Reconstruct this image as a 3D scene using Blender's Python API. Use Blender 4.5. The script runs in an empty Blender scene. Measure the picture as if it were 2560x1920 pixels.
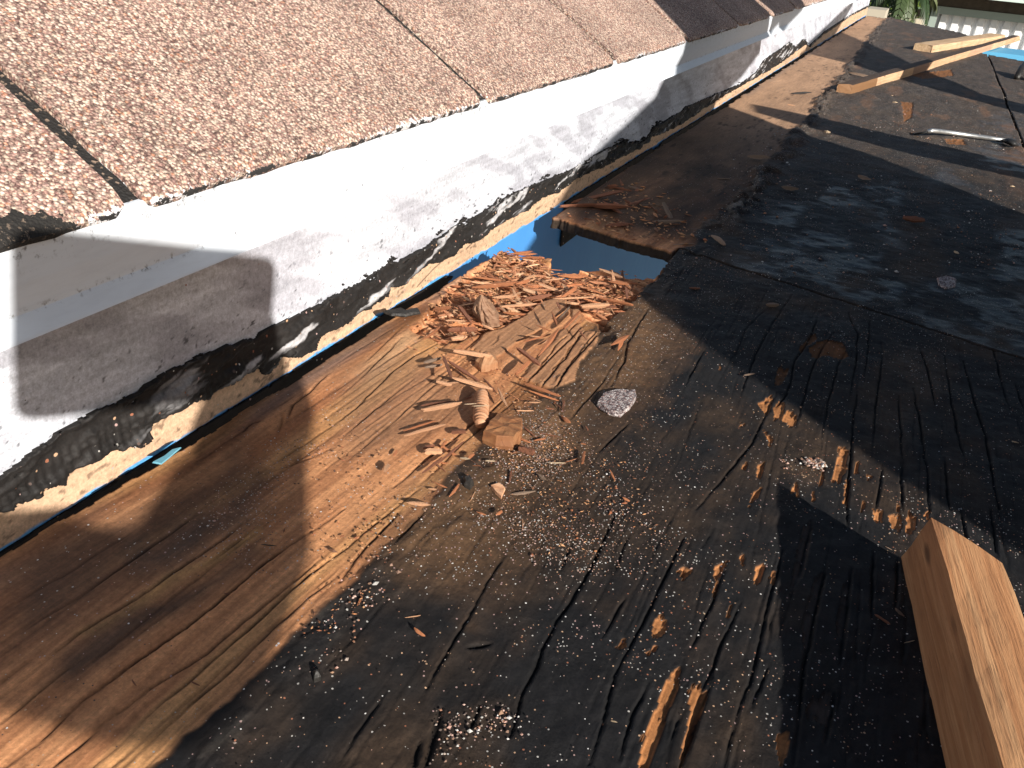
import bpy, math, random
import numpy as np
from mathutils import Matrix, Vector

random.seed(7)
rng = np.random.default_rng(11)
C = bpy.context.scene.collection

# ------------------------------------------------------------------ camera
F_PX, CX, CY = 2100.0, 1280.0, 960.0
R = np.array([[0.90208085, -0.26932682, 0.33721388],
              [0.42392358, 0.40658125, -0.80930865],
              [0.08086368, 0.87301475, 0.48094315]])
sc = bpy.context.scene
cam_d = bpy.data.cameras.new('camera')
cam_d.sensor_width = 36.0
cam_d.lens = 36.0 * F_PX / 2560.0
cam_d.clip_start = 0.01
cam_d.clip_end = 500.0
cam = bpy.data.objects.new('camera', cam_d)
cam.matrix_world = Matrix([[*R[0], 0], [*R[1], 0], [*R[2], 0], [0, 0, 0, 1]])
C.objects.link(cam)
sc.camera = cam

# ------------------------------------------------------------------ light
SUN = np.array([.753, -.524, .398]); SUN /= np.linalg.norm(SUN)
world = bpy.data.worlds.new('World'); sc.world = world; world.use_nodes = True
wn = world.node_tree.nodes; wl = world.node_tree.links
sky = wn.new('ShaderNodeTexSky'); sky.sky_type = 'NISHITA'; sky.sun_disc = False
sky.sun_elevation = math.asin(SUN[2]); sky.sun_rotation = math.atan2(SUN[0], SUN[1])
wl.new(sky.outputs[0], wn['Background'].inputs[0]); wn['Background'].inputs[1].default_value = 0.05
sd = bpy.data.lights.new('sun', 'SUN'); sd.energy = 4.6; sd.angle = math.radians(0.55); sd.color = (1.0, .94, .86)
so = bpy.data.objects.new('sun', sd); C.objects.link(so)
so.rotation_euler = Vector(SUN).to_track_quat('Z', 'Y').to_euler()
sc.view_settings.view_transform = 'Standard'
sc.view_settings.look = 'None'
sc.view_settings.exposure = 0.75
sc.view_settings.gamma = 1.0
sc.cycles.max_bounces = 6
sc.cycles.use_denoising = True

# ------------------------------------------------------------------ geometry helpers
DZ = -0.24          # deck level (camera is the origin)
FX = -0.297         # fascia plane
def ray(x, y): return R @ np.array([x - CX, -(y - CY), -F_PX])
def deck(x, y, z=DZ): r = ray(x, y); return r * z / r[2]
def fas(x, y, X=FX): r = ray(x, y); return r * X / r[0]
Q = 2.572
def Z3(o, pts, q=Q): return [(o[0] + p[0] / q, o[1] + p[1] / q) for p in pts]
def dxy(o, pts, q=Q): return np.array([deck(*p)[:2] for p in Z3(o, pts, q)])
D = lambda pts: Z3((0, 0), pts, 2212 / 2560)     # "display" pixels -> source pixels
def ddeck(pts): return np.array([deck(*p)[:2] for p in D(pts)])

def _h(ix, iy, s):
    n = (ix.astype(np.int64) * 374761393 + iy.astype(np.int64) * 668265263 + s * 1442695041) & 0x7fffffff
    n = ((n ^ (n >> 13)) * 1274126177) & 0x7fffffff
    n = ((n ^ (n >> 15)) * 1911520717) & 0x7fffffff
    return ((n >> 8) & 0xffff) / 65535.0
def vn(x, y, s=0):
    x, y = np.broadcast_arrays(np.asarray(x, float), np.asarray(y, float))
    ix = np.floor(x).astype(np.int64); iy = np.floor(y).astype(np.int64)
    fx = x - ix; fy = y - iy; fx = fx * fx * (3 - 2 * fx); fy = fy * fy * (3 - 2 * fy)
    a = _h(ix, iy, s); b = _h(ix + 1, iy, s); c = _h(ix, iy + 1, s); d = _h(ix + 1, iy + 1, s)
    return a + (b - a) * fx + (c - a) * fy + (a - b - c + d) * fx * fy
def fbm(x, y, s=0, o=4):
    t = 0; a = .5; n = 0
    for k in range(o):
        t = t + a * vn(x * 2 ** k + 17.3 * k, y * 2 ** k - 9.1 * k, s + k); n += a; a *= .55
    return t / n
def ss(a, b, v):
    t = np.clip((v - a) / (b - a), 0, 1); return t * t * (3 - 2 * t)
def inpoly(x, y, P):
    m = np.zeros(np.broadcast(x, y).shape, bool)
    n = len(P)
    for i in range(n):
        x1, y1 = P[i]; x2, y2 = P[(i + 1) % n]
        if y1 == y2: continue
        c = ((y1 > y) != (y2 > y)) & (x < (x2 - x1) * (y - y1) / (y2 - y1) + x1)
        m ^= c
    return m
def segd(x, y, P):
    """distance to polyline and parameter 0..1"""
    best = np.full(np.broadcast(x, y).shape, 1e9); par = np.zeros_like(best)
    L = np.linalg.norm(np.diff(P, axis=0), axis=1); T = L.sum(); acc = 0
    for i in range(len(P) - 1):
        ax, ay = P[i]; bx, by = P[i + 1]; dx = bx - ax; dy = by - ay
        t = np.clip(((x - ax) * dx + (y - ay) * dy) / max(1e-12, dx * dx + dy * dy), 0, 1)
        d = np.hypot(x - ax - t * dx, y - ay - t * dy)
        m = d < best
        best = np.where(m, d, best); par = np.where(m, (acc + t * L[i]) / T, par); acc += L[i]
    return best, par

def mesh_from(name, V, Fq, mat=None, attrs=None, smooth=False):
    me = bpy.data.meshes.new(name)
    V = np.asarray(V, np.float32); Fq = np.asarray(Fq, np.int32)
    k = Fq.shape[1]
    me.vertices.add(len(V)); me.vertices.foreach_set('co', V.ravel())
    me.loops.add(Fq.size); me.loops.foreach_set('vertex_index', Fq.ravel())
    me.polygons.add(len(Fq)); me.polygons.foreach_set('loop_start', np.arange(0, Fq.size, k, dtype=np.int32))
    me.polygons.foreach_set('use_smooth', np.full(len(Fq), smooth))
    if attrs:
        for an, arr in attrs.items():
            if arr.ndim == 2:
                a = me.attributes.new(an, 'FLOAT_COLOR', 'POINT')
                rgba = np.ones((len(V), 4), np.float32); rgba[:, :3] = arr
                a.data.foreach_set('color', rgba.ravel())
            else:
                a = me.attributes.new(an, 'FLOAT', 'POINT'); a.data.foreach_set('value', arr.astype(np.float32))
    me.update(calc_edges=True); me.validate()
    if mat: me.materials.append(mat)
    return me
def link(name, me, parent=None, **props):
    o = bpy.data.objects.new(name, me); C.objects.link(o)
    if parent: o.parent = parent
    for k, v in props.items(): o[k] = v
    return o
def tag(o, label, category, group=None):
    o['label'] = label; o['category'] = category
    if group: o['group'] = group
    return o
def empty(name, loc=(0, 0, 0), **props):
    o = bpy.data.objects.new(name, None); o.empty_display_size = .02; o.location = loc; C.objects.link(o)
    for k, v in props.items(): o[k] = v
    return o
def pydata(name, V, Fs, mat=None, smooth=False):
    me = bpy.data.meshes.new(name); me.from_pydata([tuple(map(float, v)) for v in V], [], Fs)
    if mat: me.materials.append(mat)
    if smooth: me.polygons.foreach_set('use_smooth', [True] * len(me.polygons))
    me.update(); return me
def boxm(name, a, b, mat=None):
    x0, y0, z0 = a; x1, y1, z1 = b
    V = [(x0, y0, z0), (x1, y0, z0), (x1, y1, z0), (x0, y1, z0), (x0, y0, z1), (x1, y0, z1), (x1, y1, z1), (x0, y1, z1)]
    return pydata(name, V, [(0, 3, 2, 1), (4, 5, 6, 7), (0, 1, 5, 4), (1, 2, 6, 5), (2, 3, 7, 6), (3, 0, 4, 7)], mat)

# ------------------------------------------------------------------ material helpers
class M:
    def __init__(s, name, rough=.7, col=(.5, .5, .5), spec=.4):
        s.m = bpy.data.materials.new(name); s.m.use_nodes = True
        s.t = s.m.node_tree; s.n = s.t.nodes; s.b = s.n['Principled BSDF']
        s.b.inputs['Roughness'].default_value = rough; s.b.inputs['Base Color'].default_value = (*col, 1)
        s.b.inputs['Specular IOR Level'].default_value = spec
        s.geo = None
    def lk(s, a, b): s.t.links.new(a, b)
    def new(s, t, **k):
        n = s.n.new(t)
        for a, v in k.items(): setattr(n, a, v)
        return n
    def pos(s, kind='geo'):
        if kind == 'geo':
            return s.new('ShaderNodeNewGeometry').outputs['Position']
        return s.new('ShaderNodeTexCoord').outputs['Object']
    def mapv(s, v, scale):
        n = s.new('ShaderNodeVectorMath', operation='MULTIPLY'); s.lk(v, n.inputs[0]); n.inputs[1].default_value = scale
        return n.outputs[0]
    def noise(s, v, scale, detail=4, rough=.6, dist=0):
        n = s.new('ShaderNodeTexNoise'); s.lk(v, n.inputs['Vector']); n.inputs['Scale'].default_value = scale
        n.inputs['Detail'].default_value = detail; n.inputs['Roughness'].default_value = rough; n.inputs['Distortion'].default_value = dist
        return n.outputs[0]
    def vor(s, v, scale, feature='F1'):
        n = s.new('ShaderNodeTexVoronoi', feature=feature); s.lk(v, n.inputs['Vector']); n.inputs['Scale'].default_value = scale
        return n
    def ramp(s, v, stops, interp='LINEAR'):
        n = s.new('ShaderNodeValToRGB'); s.lk(v, n.inputs[0]); n.color_ramp.interpolation = interp
        e = n.color_ramp.elements
        while len(e) < len(stops): e.new(.5)
        for k, (p, c) in enumerate(stops):
            e[k].position = p; e[k].color = (*c, 1) if len(c) == 3 else c
        return n.outputs[0]
    def math(s, op, a, b=None, c=None, clamp=False):
        n = s.new('ShaderNodeMath', operation=op); n.use_clamp = clamp
        for i, v in enumerate((a, b, c)):
            if v is None: continue
            if isinstance(v, (int, float)): n.inputs[i].default_value = v
            else: s.lk(v, n.inputs[i])
        return n.outputs[0]
    def mix(s, f, a, b, mode='MIX'):
        n = s.new('ShaderNodeMix', data_type='RGBA', blend_type=mode)
        for i, v in ((0, f), (6, a), (7, b)):
            if isinstance(v, (int, float)): n.inputs[i].default_value = v
            elif isinstance(v, tuple): n.inputs[i].default_value = (*v, 1)
            else: s.lk(v, n.inputs[i])
        return n.outputs[2]
    def mr(s, v, a, b, c=0, d=1):
        n = s.new('ShaderNodeMapRange'); s.lk(v, n.inputs[0])
        for i, q in enumerate((a, b, c, d)): n.inputs[i + 1].default_value = q
        return n.outputs[0]
    def attr(s, name):
        return s.new('ShaderNodeAttribute', attribute_name=name)
    def bump(s, h, dist, strength=1):
        n = s.new('ShaderNodeBump'); n.inputs['Distance'].default_value = dist; n.inputs['Strength'].default_value = strength
        s.lk(h, n.inputs['Height']); s.lk(n.outputs[0], s.b.inputs['Normal'])
    def base(s, c): s.lk(c, s.b.inputs['Base Color'])
    def rough(s, c): s.lk(c, s.b.inputs['Roughness'])

def mat_surface(name, streak=(600, 30, 30), sps=950):
    """painted-by-attribute surface: Col, grit (granule density), rgh"""
    m = M(name, .75, spec=.25); p = m.pos()
    col = m.attr('Col').outputs['Color']; grit = m.attr('grit').outputs['Fac']; rg = m.attr('rgh').outputs['Fac']
    s1 = m.noise(m.mapv(p, streak), 1, 5, .65)
    f1 = m.noise(p, 900, 5, .7)
    k = m.math('ADD', m.mr(s1, .3, .7, .80, 1.18), m.mr(f1, .25, .75, -.22, .22))
    n = m.new('ShaderNodeVectorMath', operation='SCALE'); m.lk(col, n.inputs[0]); m.lk(k, n.inputs[3])
    # granules lodged in the surface
    v = m.vor(p, sps); rr = m.new('ShaderNodeSeparateColor'); m.lk(v.outputs['Color'], rr.inputs[0])
    sel = m.math('LESS_THAN', rr.outputs[0], grit)
    dot = m.math('LESS_THAN', v.outputs['Distance'], m.mr(rr.outputs[1], 0, 1, .13, .42))
    mk = m.math('MULTIPLY', sel, dot)
    gc = m.ramp(rr.outputs[2], [(0, (.42, .40, .37)), (.25, (.30, .12, .07)), (.4, (.5, .32, .2)), (.6, (.10, .07, .06)), (.75, (.42, .28, .26)), (.93, (.75, .73, .7))], 'CONSTANT')
    m.base(m.mix(mk, n.outputs[0], gc))
    m.rough(m.math('ADD', rg, m.mr(f1, .3, .7, -.1, .1)))
    f2 = m.noise(p, 330, 6, .75)
    k2 = m.mr(f2, .3, .7, .72, 1.28)
    nn = m.new('ShaderNodeVectorMath', operation='SCALE'); m.lk(n.outputs[0], nn.inputs[0]); m.lk(k2, nn.inputs[3])
    m.base(m.mix(mk, nn.outputs[0], gc))
    h = m.math('ADD', m.math('MULTIPLY', m.math('MULTIPLY', f2, m.mr(grit, .02, .15, .25, 1)), 2.2), m.math('ADD', m.math('MULTIPLY', s1, .3), m.math('ADD', m.math('MULTIPLY', f1, .5), m.math('MULTIPLY', mk, .9))))
    m.bump(h, .0004, .7)
    return m.m

MAT_DECK = mat_surface('weathered_plywood')
MAT_FASCIA = mat_surface('painted_fascia', streak=(200, 14, 160), sps=430)

def mat_wood(name, a, b, dark, axis='obj', sc_=(8, 260, 260), rough=.75):
    m = M(name, rough); p = m.pos(axis)
    n1 = m.noise(m.mapv(p, sc_), 1, 5, .6, .4)
    n2 = m.noise(p, 60, 3); n3 = m.noise(p, 1500, 3)
    c = m.ramp(n1, [(.25, dark), (.42, a), (.68, b)])
    c = m.mix(m.mr(n2, .45, .7, 0, .6), c, m.mix(.5, a, dark))
    c = m.mix(m.mr(n3, .6, .75, 0, .4), c, dark)
    oi = m.new('ShaderNodeObjectInfo').outputs['Random']
    n = m.new('ShaderNodeVectorMath', operation='SCALE'); m.lk(c, n.inputs[0]); m.lk(m.mr(oi, 0, 1, .72, 1.2), n.inputs[3])
    m.base(n.outputs[0]); m.bump(m.math('ADD', n1, m.math('MULTIPLY', n3, .3)), .0007, .9)
    return m.m
TONES = {
    'light': mat_wood('splinter_pale', (.62, .32, .17), (.78, .47, .28), (.42, .17, .085), sc_=(25, 700, 700)),
    'mid': mat_wood('splinter_orange', (.46, .165, .068), (.62, .255, .115), (.24, .078, .036), sc_=(25, 700, 700)),
    'dark': mat_wood('splinter_brown', (.25, .095, .05), (.36, .15, .08), (.12, .045, .028), sc_=(25, 700, 700)),
    'grey': mat_wood('splinter_grey', (.24, .16, .11), (.36, .26, .19), (.10, .06, .04), sc_=(25, 700, 700)),
    'white': mat_wood('splinter_cream', (.62, .45, .28), (.78, .62, .44), (.4, .22, .12), sc_=(25, 700, 700)),
    'tar': mat_wood('tar_scrap', (.02, .018, .016), (.045, .04, .035), (.008, .008, .008), sc_=(300, 300, 300), rough=.45),
}
MAT_LUMBER = mat_wood('lumber_new', (.36, .185, .085), (.46, .26, .13), (.20, .09, .04), sc_=(9, 9, 9))

# ------------------------------------------------------------------ DECK PAINTING
TAR_Y = np.array([-1, .09, .25, .42, .56, .65, .93, 1.2, 1.8, 3.0, 3.7, 6])
TAR_X = np.array([-.158, -.158, -.154, -.150, -.150, -.148, -.140, -.143, -.148, -.175, -.19, -.19])
EDGE_X = -.2735
def edge_x(y): return np.interp(y, [0, .16, .33, .5], [-.2825, -.281, -.2755, -.2735])
def hole_poly():
    o = (1060, 550); q = 3.016
    pts = [(760, -75), (1020, -8), (1250, 68), (1500, 146), (1800, 222), (1870, 262), (1775, 425), (1690, 405), (1610, 402), (1540, 405), (1470, 372),
           (1420, 338), (1330, 352), (1200, 347), (1140, 382), (1100, 387), (1090, 412), (1030, 408), (970, 417), (935, 372), (962, 330), (958, 292),
           (930, 284), (900, 292), (870, 262), (830, 272), (800, 285), (760, 280), (700, 248), (640, 220), (560, 270), (200, 500)]
    P = [deck(*p)[:2] for p in Z3(o, pts, q)]
    P[0] = np.array([-.40, P[1][1] - .012]); P[-2] = np.array([-.275, P[-3][1] - .004]); P[-1] = np.array([-.40, P[-3][1] - .004])
    P[-3] = np.array([EDGE_X + .001, P[-3][1]])
    return np.array(P)
HOLE = hole_poly()
R5o, R5q = (1060, 550), 3.016
ROT = dxy(R5o, [(760, 200), (1000, 340), (1500, 330), (1790, 400), (1700, 470), (1560, 600), (1330, 850), (1180, 700), (1010, 600), (900, 660), (760, 720),
                (600, 800), (420, 860), (150, 950), (-60, 850), (0, 700), (250, 480), (640, 200)], R5q)
PLANKS = [dxy(R5o, P, R5q) for P in (
    [(350, 975), (480, 870), (620, 820), (760, 740), (880, 640), (1000, 600), (1085, 630), (1060, 690), (900, 820), (700, 930), (520, 1060)],
    [(1000, 900), (1120, 760), (1110, 690), (1180, 690), (1170, 760), (1000, 950), (880, 1080), (800, 1225), (720, 1210)],
    [(1170, 790), (1200, 860), (1010, 1090), (890, 1265), (800, 1225), (900, 1080), (1080, 870)],
    [(1215, 860), (1290, 870), (1110, 1080), (975, 1290), (895, 1262), (1020, 1090)],
    [(1300, 870), (1335, 850), (1300, 960), (1180, 1080), (1130, 1160), (1130, 1230), (990, 1290), (1120, 1090)])]
DUST = dxy((850, 580), [(1450, 1000), (1700, 640), (1850, 430), (1950, 430), (2150, 620), (2120, 850), (1900, 1050), (1600, 1300), (1500, 1640), (900, 2300), (250, 2100), (350, 1750), (800, 1500), (1000, 1300)])

WL = np.array([.60, .285, .13]); WM = np.array([.42, .185, .083]); WD = np.array([.085, .050, .034]); WY = np.array([.60, .34, .13])
TAR = np.array([.011, .0105, .011]); TARB = np.array([.040, .026, .017]); DST = np.array([.135, .074, .037]); ORG = np.array([.40, .17, .062])
GRY = np.array([.20, .15, .125])

def crack_list():
    L = []
    o = (0, 1280)
    for P, w in [([(0, 1110), (230, 930)], .5), ([(0, 1200), (290, 960), (520, 770), (870, 560), (1210, 330), (1640, 20), (1900, -180)], .7),
                 ([(0, 1360), (330, 1090), (600, 900)], .6), ([(20, 1640), (240, 1480), (540, 1200), (900, 930), (1200, 740), (1700, 330), (2212, -20)], .9),
                 ([(330, 1640), (640, 1380), (960, 1130), (1330, 900), (1740, 560), (2120, 250), (2212, 180)], .6),
                 ([(590, 1640), (800, 1450), (1040, 1220), (1240, 1060), (1660, 690), (1990, 400), (2212, 240), (2700, -150)], .8),
                 ([(780, 1640), (920, 1500), (1200, 1250), (1500, 1000), (1800, 700), (2212, 370)], .7), ([(0, 640), (400, 420), (900, 100)], .4),
                 ([(0, 850), (500, 560), (1000, 200), (1300, 0)], .5), ([(1350, 330), (1640, 100)], .5)]:
        L.append((dxy(o, P), w))
    o = (0, 640)
    for P, w in [([(1850, 1060), (1880, 960), (1990, 870), (2110, 760)], .9), ([(1560, 1130), (1600, 1080), (1670, 1060)], 1.0), ([(1780, 1140), (1815, 1060), (1810, 1010)], .6),
                 ([(1620, 1420), (2212, 1040)], .5), ([(1700, 1400), (2000, 1290), (2212, 1200)], .4), ([(1760, 980), (1900, 900)], .4), ([(1650, 1500), (2212, 1100)], .4)]:
        L.append((dxy(o, P), w))
    o = (850, 580)
    for P, w in [([(0, 1210), (100, 1130), (340, 900), (480, 800), (640, 720)], 1.0), ([(0, 1060), (200, 880), (400, 680)], .7), ([(140, 860), (420, 600)], .5),
                 ([(0, 1510), (350, 1210), (600, 990), (850, 800)], .6), ([(340, 1640), (650, 1390), (1020, 1110), (1150, 1000)], .8), ([(500, 1640), (780, 1370), (1200, 1020)], .6),
                 ([(0, 1330), (250, 1120), (470, 950)], .6), ([(880, 1250), (960, 1160), (1030, 1100)], .9),
                 ([(1210, 970), (1440, 740), (1560, 620)], 1.6), ([(1300, 1000), (1410, 860), (1450, 830), (1550, 650)], 1.8), ([(1390, 1010), (1480, 880), (1560, 790), (1680, 640)], 1.8),
                 ([(800, 760), (990, 600), (1140, 500), (1290, 480)], 2.2), ([(970, 750), (1010, 710), (1010, 670)], .9),
                 ([(1740, 1000), (1830, 830), (1850, 720), (1980, 500)], 1.6), ([(1480, 1210), (1680, 980), (1800, 800)], .8), ([(1650, 1430), (1850, 1240)], 1.0)]:
        L.append((dxy(o, P), w))
    o = (850, 1280)
    for P, w in [([(1780, 0), (1640, 310), (1500, 560), (1400, 690), (1300, 900), (1260, 1000), (1160, 1200), (1090, 1450)], 1.8),
                 ([(1060, 290), (950, 450), (830, 680), (750, 810), (640, 990), (560, 1150)], 1.1), ([(550, 0), (340, 230)], .8), ([(380, 0), (200, 190), (100, 300), (0, 450)], 1.2),
                 ([(2212, 180), (2050, 500), (1970, 680), (1880, 850), (1760, 1060), (1690, 1360), (1600, 1640)], 1.2), ([(1840, 560), (1690, 820)], .8),
                 ([(1980, 1120), (1880, 1320), (1800, 1600)], 1.0), ([(900, 1260), (840, 1400)], 1.2), ([(650, 1280), (590, 1500), (560, 1640)], 3.0), ([(500, 1480), (480, 1640)], 2.2),
                 ([(290, 1170), (160, 1360), (0, 1600)], .7), ([(1500, 200), (1400, 430)], .6), ([(1850, 150), (1770, 400)], .7), ([(820, 880), (960, 860)], 1.5)]:
        L.append((dxy(o, P), w))
    o = (1700, 640)
    for P, w in [([(160, 600), (0, 900)], .9), ([(560, 340), (420, 480), (340, 690)], .6), ([(720, 260), (600, 430), (480, 650), (360, 980)], .9), ([(620, 880), (470, 1200), (350, 1350), (100, 1640)], 1.2),
                 ([(880, 400), (850, 500), (740, 680), (690, 890), (560, 1030)], 1.3), ([(990, 500), (920, 580), (860, 700), (740, 1110)], 1.2), ([(1090, 560), (1020, 700), (950, 950), (900, 1250)], .9),
                 ([(1140, 890), (1110, 1100), (1070, 1640)], 1.3), ([(1080, 370), (1140, 510), (1130, 700), (1090, 900)], 1.0), ([(1220, 400), (1210, 570), (1180, 820)], .9), ([(1290, 560), (1300, 640), (1270, 900), (1230, 1300)], 1.0),
                 ([(1410, 900), (1420, 1100), (1440, 1450)], 1.1), ([(1540, 600), (1590, 720), (1640, 960)], 1.3), ([(1500, 850), (1550, 1100), (1590, 1400), (1600, 1640)], 1.2),
                 ([(1700, 640), (1740, 900), (1800, 1200), (1850, 1350)], 1.2), ([(1820, 680), (1880, 900), (1960, 1150), (2050, 1640)], 2.0), ([(2000, 560), (2060, 800), (2120, 1000)], 1.2),
                 ([(1420, 1300), (1430, 1640)], 1.0), ([(1300, 1350), (1260, 1640)], .8), ([(2150, 830), (2212, 1000)], 1.2), ([(1700, 1300), (1730, 1640)], 1.5)]:
        L.append((dxy(o, P), w))
    o = (1700, 1280)
    for P, w in [([(660, 260), (560, 640), (480, 1000), (350, 1360), (280, 1640)], 1.0), ([(930, 400), (860, 700), (790, 1050), (730, 1640)], 1.1), ([(1240, 250), (1230, 700)], 1.0), ([(1100, 380), (1060, 700), (1030, 1000)], .9),
                 ([(380, 600), (250, 900), (130, 1200), (20, 1560)], .9), ([(860, 60), (760, 420)], .8), ([(1080, 0), (1060, 120)], .8), ([(560, 1000), (440, 1300)], .8), ([(300, 360), (180, 640), (60, 900)], .8),
                 ([(1400, 300), (1390, 640)], .8), ([(990, 1180), (930, 1500)], 1.0), ([(200, 1080), (100, 1400), (0, 1640)], 1.2), ([(2000, 0), (2030, 300)], .9), ([(1800, 0), (1850, 250)], .8)]:
        L.append((dxy(o, P), w))
    # smaller splits that follow the grain
    r = random.Random(5)
    for i in range(340):
        x = r.uniform(-.145, .30); y = r.uniform(.05, .62); ln = r.uniform(.02, .11)
        P = [(x, y)]; sk = r.uniform(-.08, .04)
        for k in range(4): P.append((P[-1][0] + sk * ln / 4 + r.uniform(-.0006, .0006), P[-1][1] + ln / 4))
        L.append((np.array(P), r.uniform(.15, .36)))
    for i in range(45):
        x = r.uniform(-.268, -.155); y = r.uniform(.05, .5); ln = r.uniform(.03, .14)
        P = [(x, y)]; sk = r.uniform(0, .1)
        for k in range(4): P.append((P[-1][0] + sk * ln / 4 + r.uniform(-.0006, .0006), P[-1][1] + ln / 4))
        L.append((np.array(P), r.uniform(.2, .42)))
    return L
CR = crack_list()

def patch_list():
    """places where the dark coat is worn through to bare wood: polygons on the deck, deck colour"""
    L = []
    o = (1700, 640)
    for P in ([(500, 950), (590, 900), (600, 930), (550, 1040), (520, 1000)], [(600, 990), (630, 940), (670, 950), (665, 1010), (640, 1060), (600, 1050)],
              [(660, 1050), (690, 990), (740, 1020), (745, 1100), (710, 1100)], [(540, 1130), (600, 1190), (580, 1240)], [(1020, 1240), (1080, 1250), (1070, 1370), (1030, 1450), (975, 1440), (1000, 1340)],
              [(1130, 1310), (1155, 1310), (1140, 1410), (1115, 1410)], [(500, 1340), (540, 1330), (520, 1420), (490, 1440)], [(400, 1340), (430, 1340), (420, 1390), (400, 1380)],
              [(480, 1510), (530, 1500), (500, 1570), (440, 1620)], [(720, 1480), (745, 1470), (760, 1560), (720, 1520)], [(850, 1500), (870, 1560), (850, 1580)], [(1060, 1470), (1090, 1400), (1085, 1500), (1070, 1620), (1045, 1610)],
              [(1170, 1590), (1190, 1590), (1180, 1640), (1165, 1640)], [(1395, 1600), (1415, 1600), (1415, 1640), (1398, 1640)], [(380, 1090), (410, 1090), (400, 1110), (380, 1110)], [(1195, 1400), (1240, 1410), (1210, 1450)],
              [(250, 700), (265, 740), (250, 745)], [(930, 1340), (915, 1480), (900, 1470)]):
        L.append((dxy(o, P), ORG * .95))
    for P in ([(760, 600), (850, 500), (880, 530), (780, 620)], [(820, 600), (930, 540), (1040, 560), (1080, 640), (1040, 670), (920, 640), (850, 650)], [(630, 720), (700, 740), (650, 830), (600, 830)]):
        L.append((dxy(o, P), ORG * .35))
    o = (1700, 1280)
    for P in ([(225, 350), (300, 320), (250, 450), (215, 580), (205, 540)], [(0, 370), (75, 370), (60, 430), (0, 430)], [(370, 290), (415, 310), (405, 355)], [(490, 360), (545, 350), (520, 450), (490, 490), (480, 430)],
              [(580, 420), (605, 400), (600, 490), (585, 490)], [(305, 620), (325, 610), (310, 670), (300, 670)], [(40, 1180), (60, 1150), (185, 1155), (150, 1260), (100, 1350), (40, 1560), (10, 1640), (0, 1640), (0, 1560), (60, 1330), (75, 1250)],
              [(620, 1450), (690, 1440), (690, 1550), (660, 1640), (620, 1640)], [(1340, 20), (1410, 0), (1420, 80), (1400, 130), (1360, 90)], [(1460, 0), (1520, 20), (1510, 120), (1450, 160)], [(1240, 0), (1300, 0), (1300, 80), (1260, 70)],
              [(1560, 0), (1610, 0), (1600, 60)], [(1620, 80), (1710, 110), (1780, 190), (1700, 170)], [(1810, 170), (1890, 220), (1890, 280), (1830, 240)]):
        L.append((dxy(o, P), ORG))
    for P in ([(790, 100), (850, 60), (830, 260), (790, 400), (700, 560), (730, 400)], [(860, 420), (930, 400), (870, 700), (820, 900), (780, 760)], [(1040, 500), (1080, 480), (1040, 830), (1000, 800)],
              [(820, 1230), (960, 1180), (960, 1400), (800, 1310)], [(700, 1220), (760, 1200), (730, 1290)]):
        L.append((dxy(o, P), GRY * .25))
    o = (850, 1280)
    for P in ([(2010, 710), (2060, 680), (2100, 720), (2080, 810), (2020, 790)], [(2120, 1020), (2190, 1010), (2180, 1110), (2130, 1250), (2040, 1480), (1990, 1640), (1930, 1640), (1950, 1440), (2060, 1200)],
              [(1780, 880), (1840, 830), (1840, 880), (1800, 885)], [(1960, 900), (2010, 880), (2020, 920), (1990, 940)], [(2160, 390), (2212, 370), (2212, 420)], [(350, 160), (410, 145), (400, 175)]):
        L.append((dxy(o, P), ORG))
    o = (1700, 0)
    for P in ([(1420, 660), (1500, 665), (1490, 760), (1440, 790), (1430, 700)], [(1480, 480), (1740, 450), (1760, 490), (1560, 510)], [(1700, 900), (1820, 900), (1840, 940), (1720, 930)]):
        L.append((dxy(o, P), ORG * .6))
    return L
PATCH = patch_list()

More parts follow.
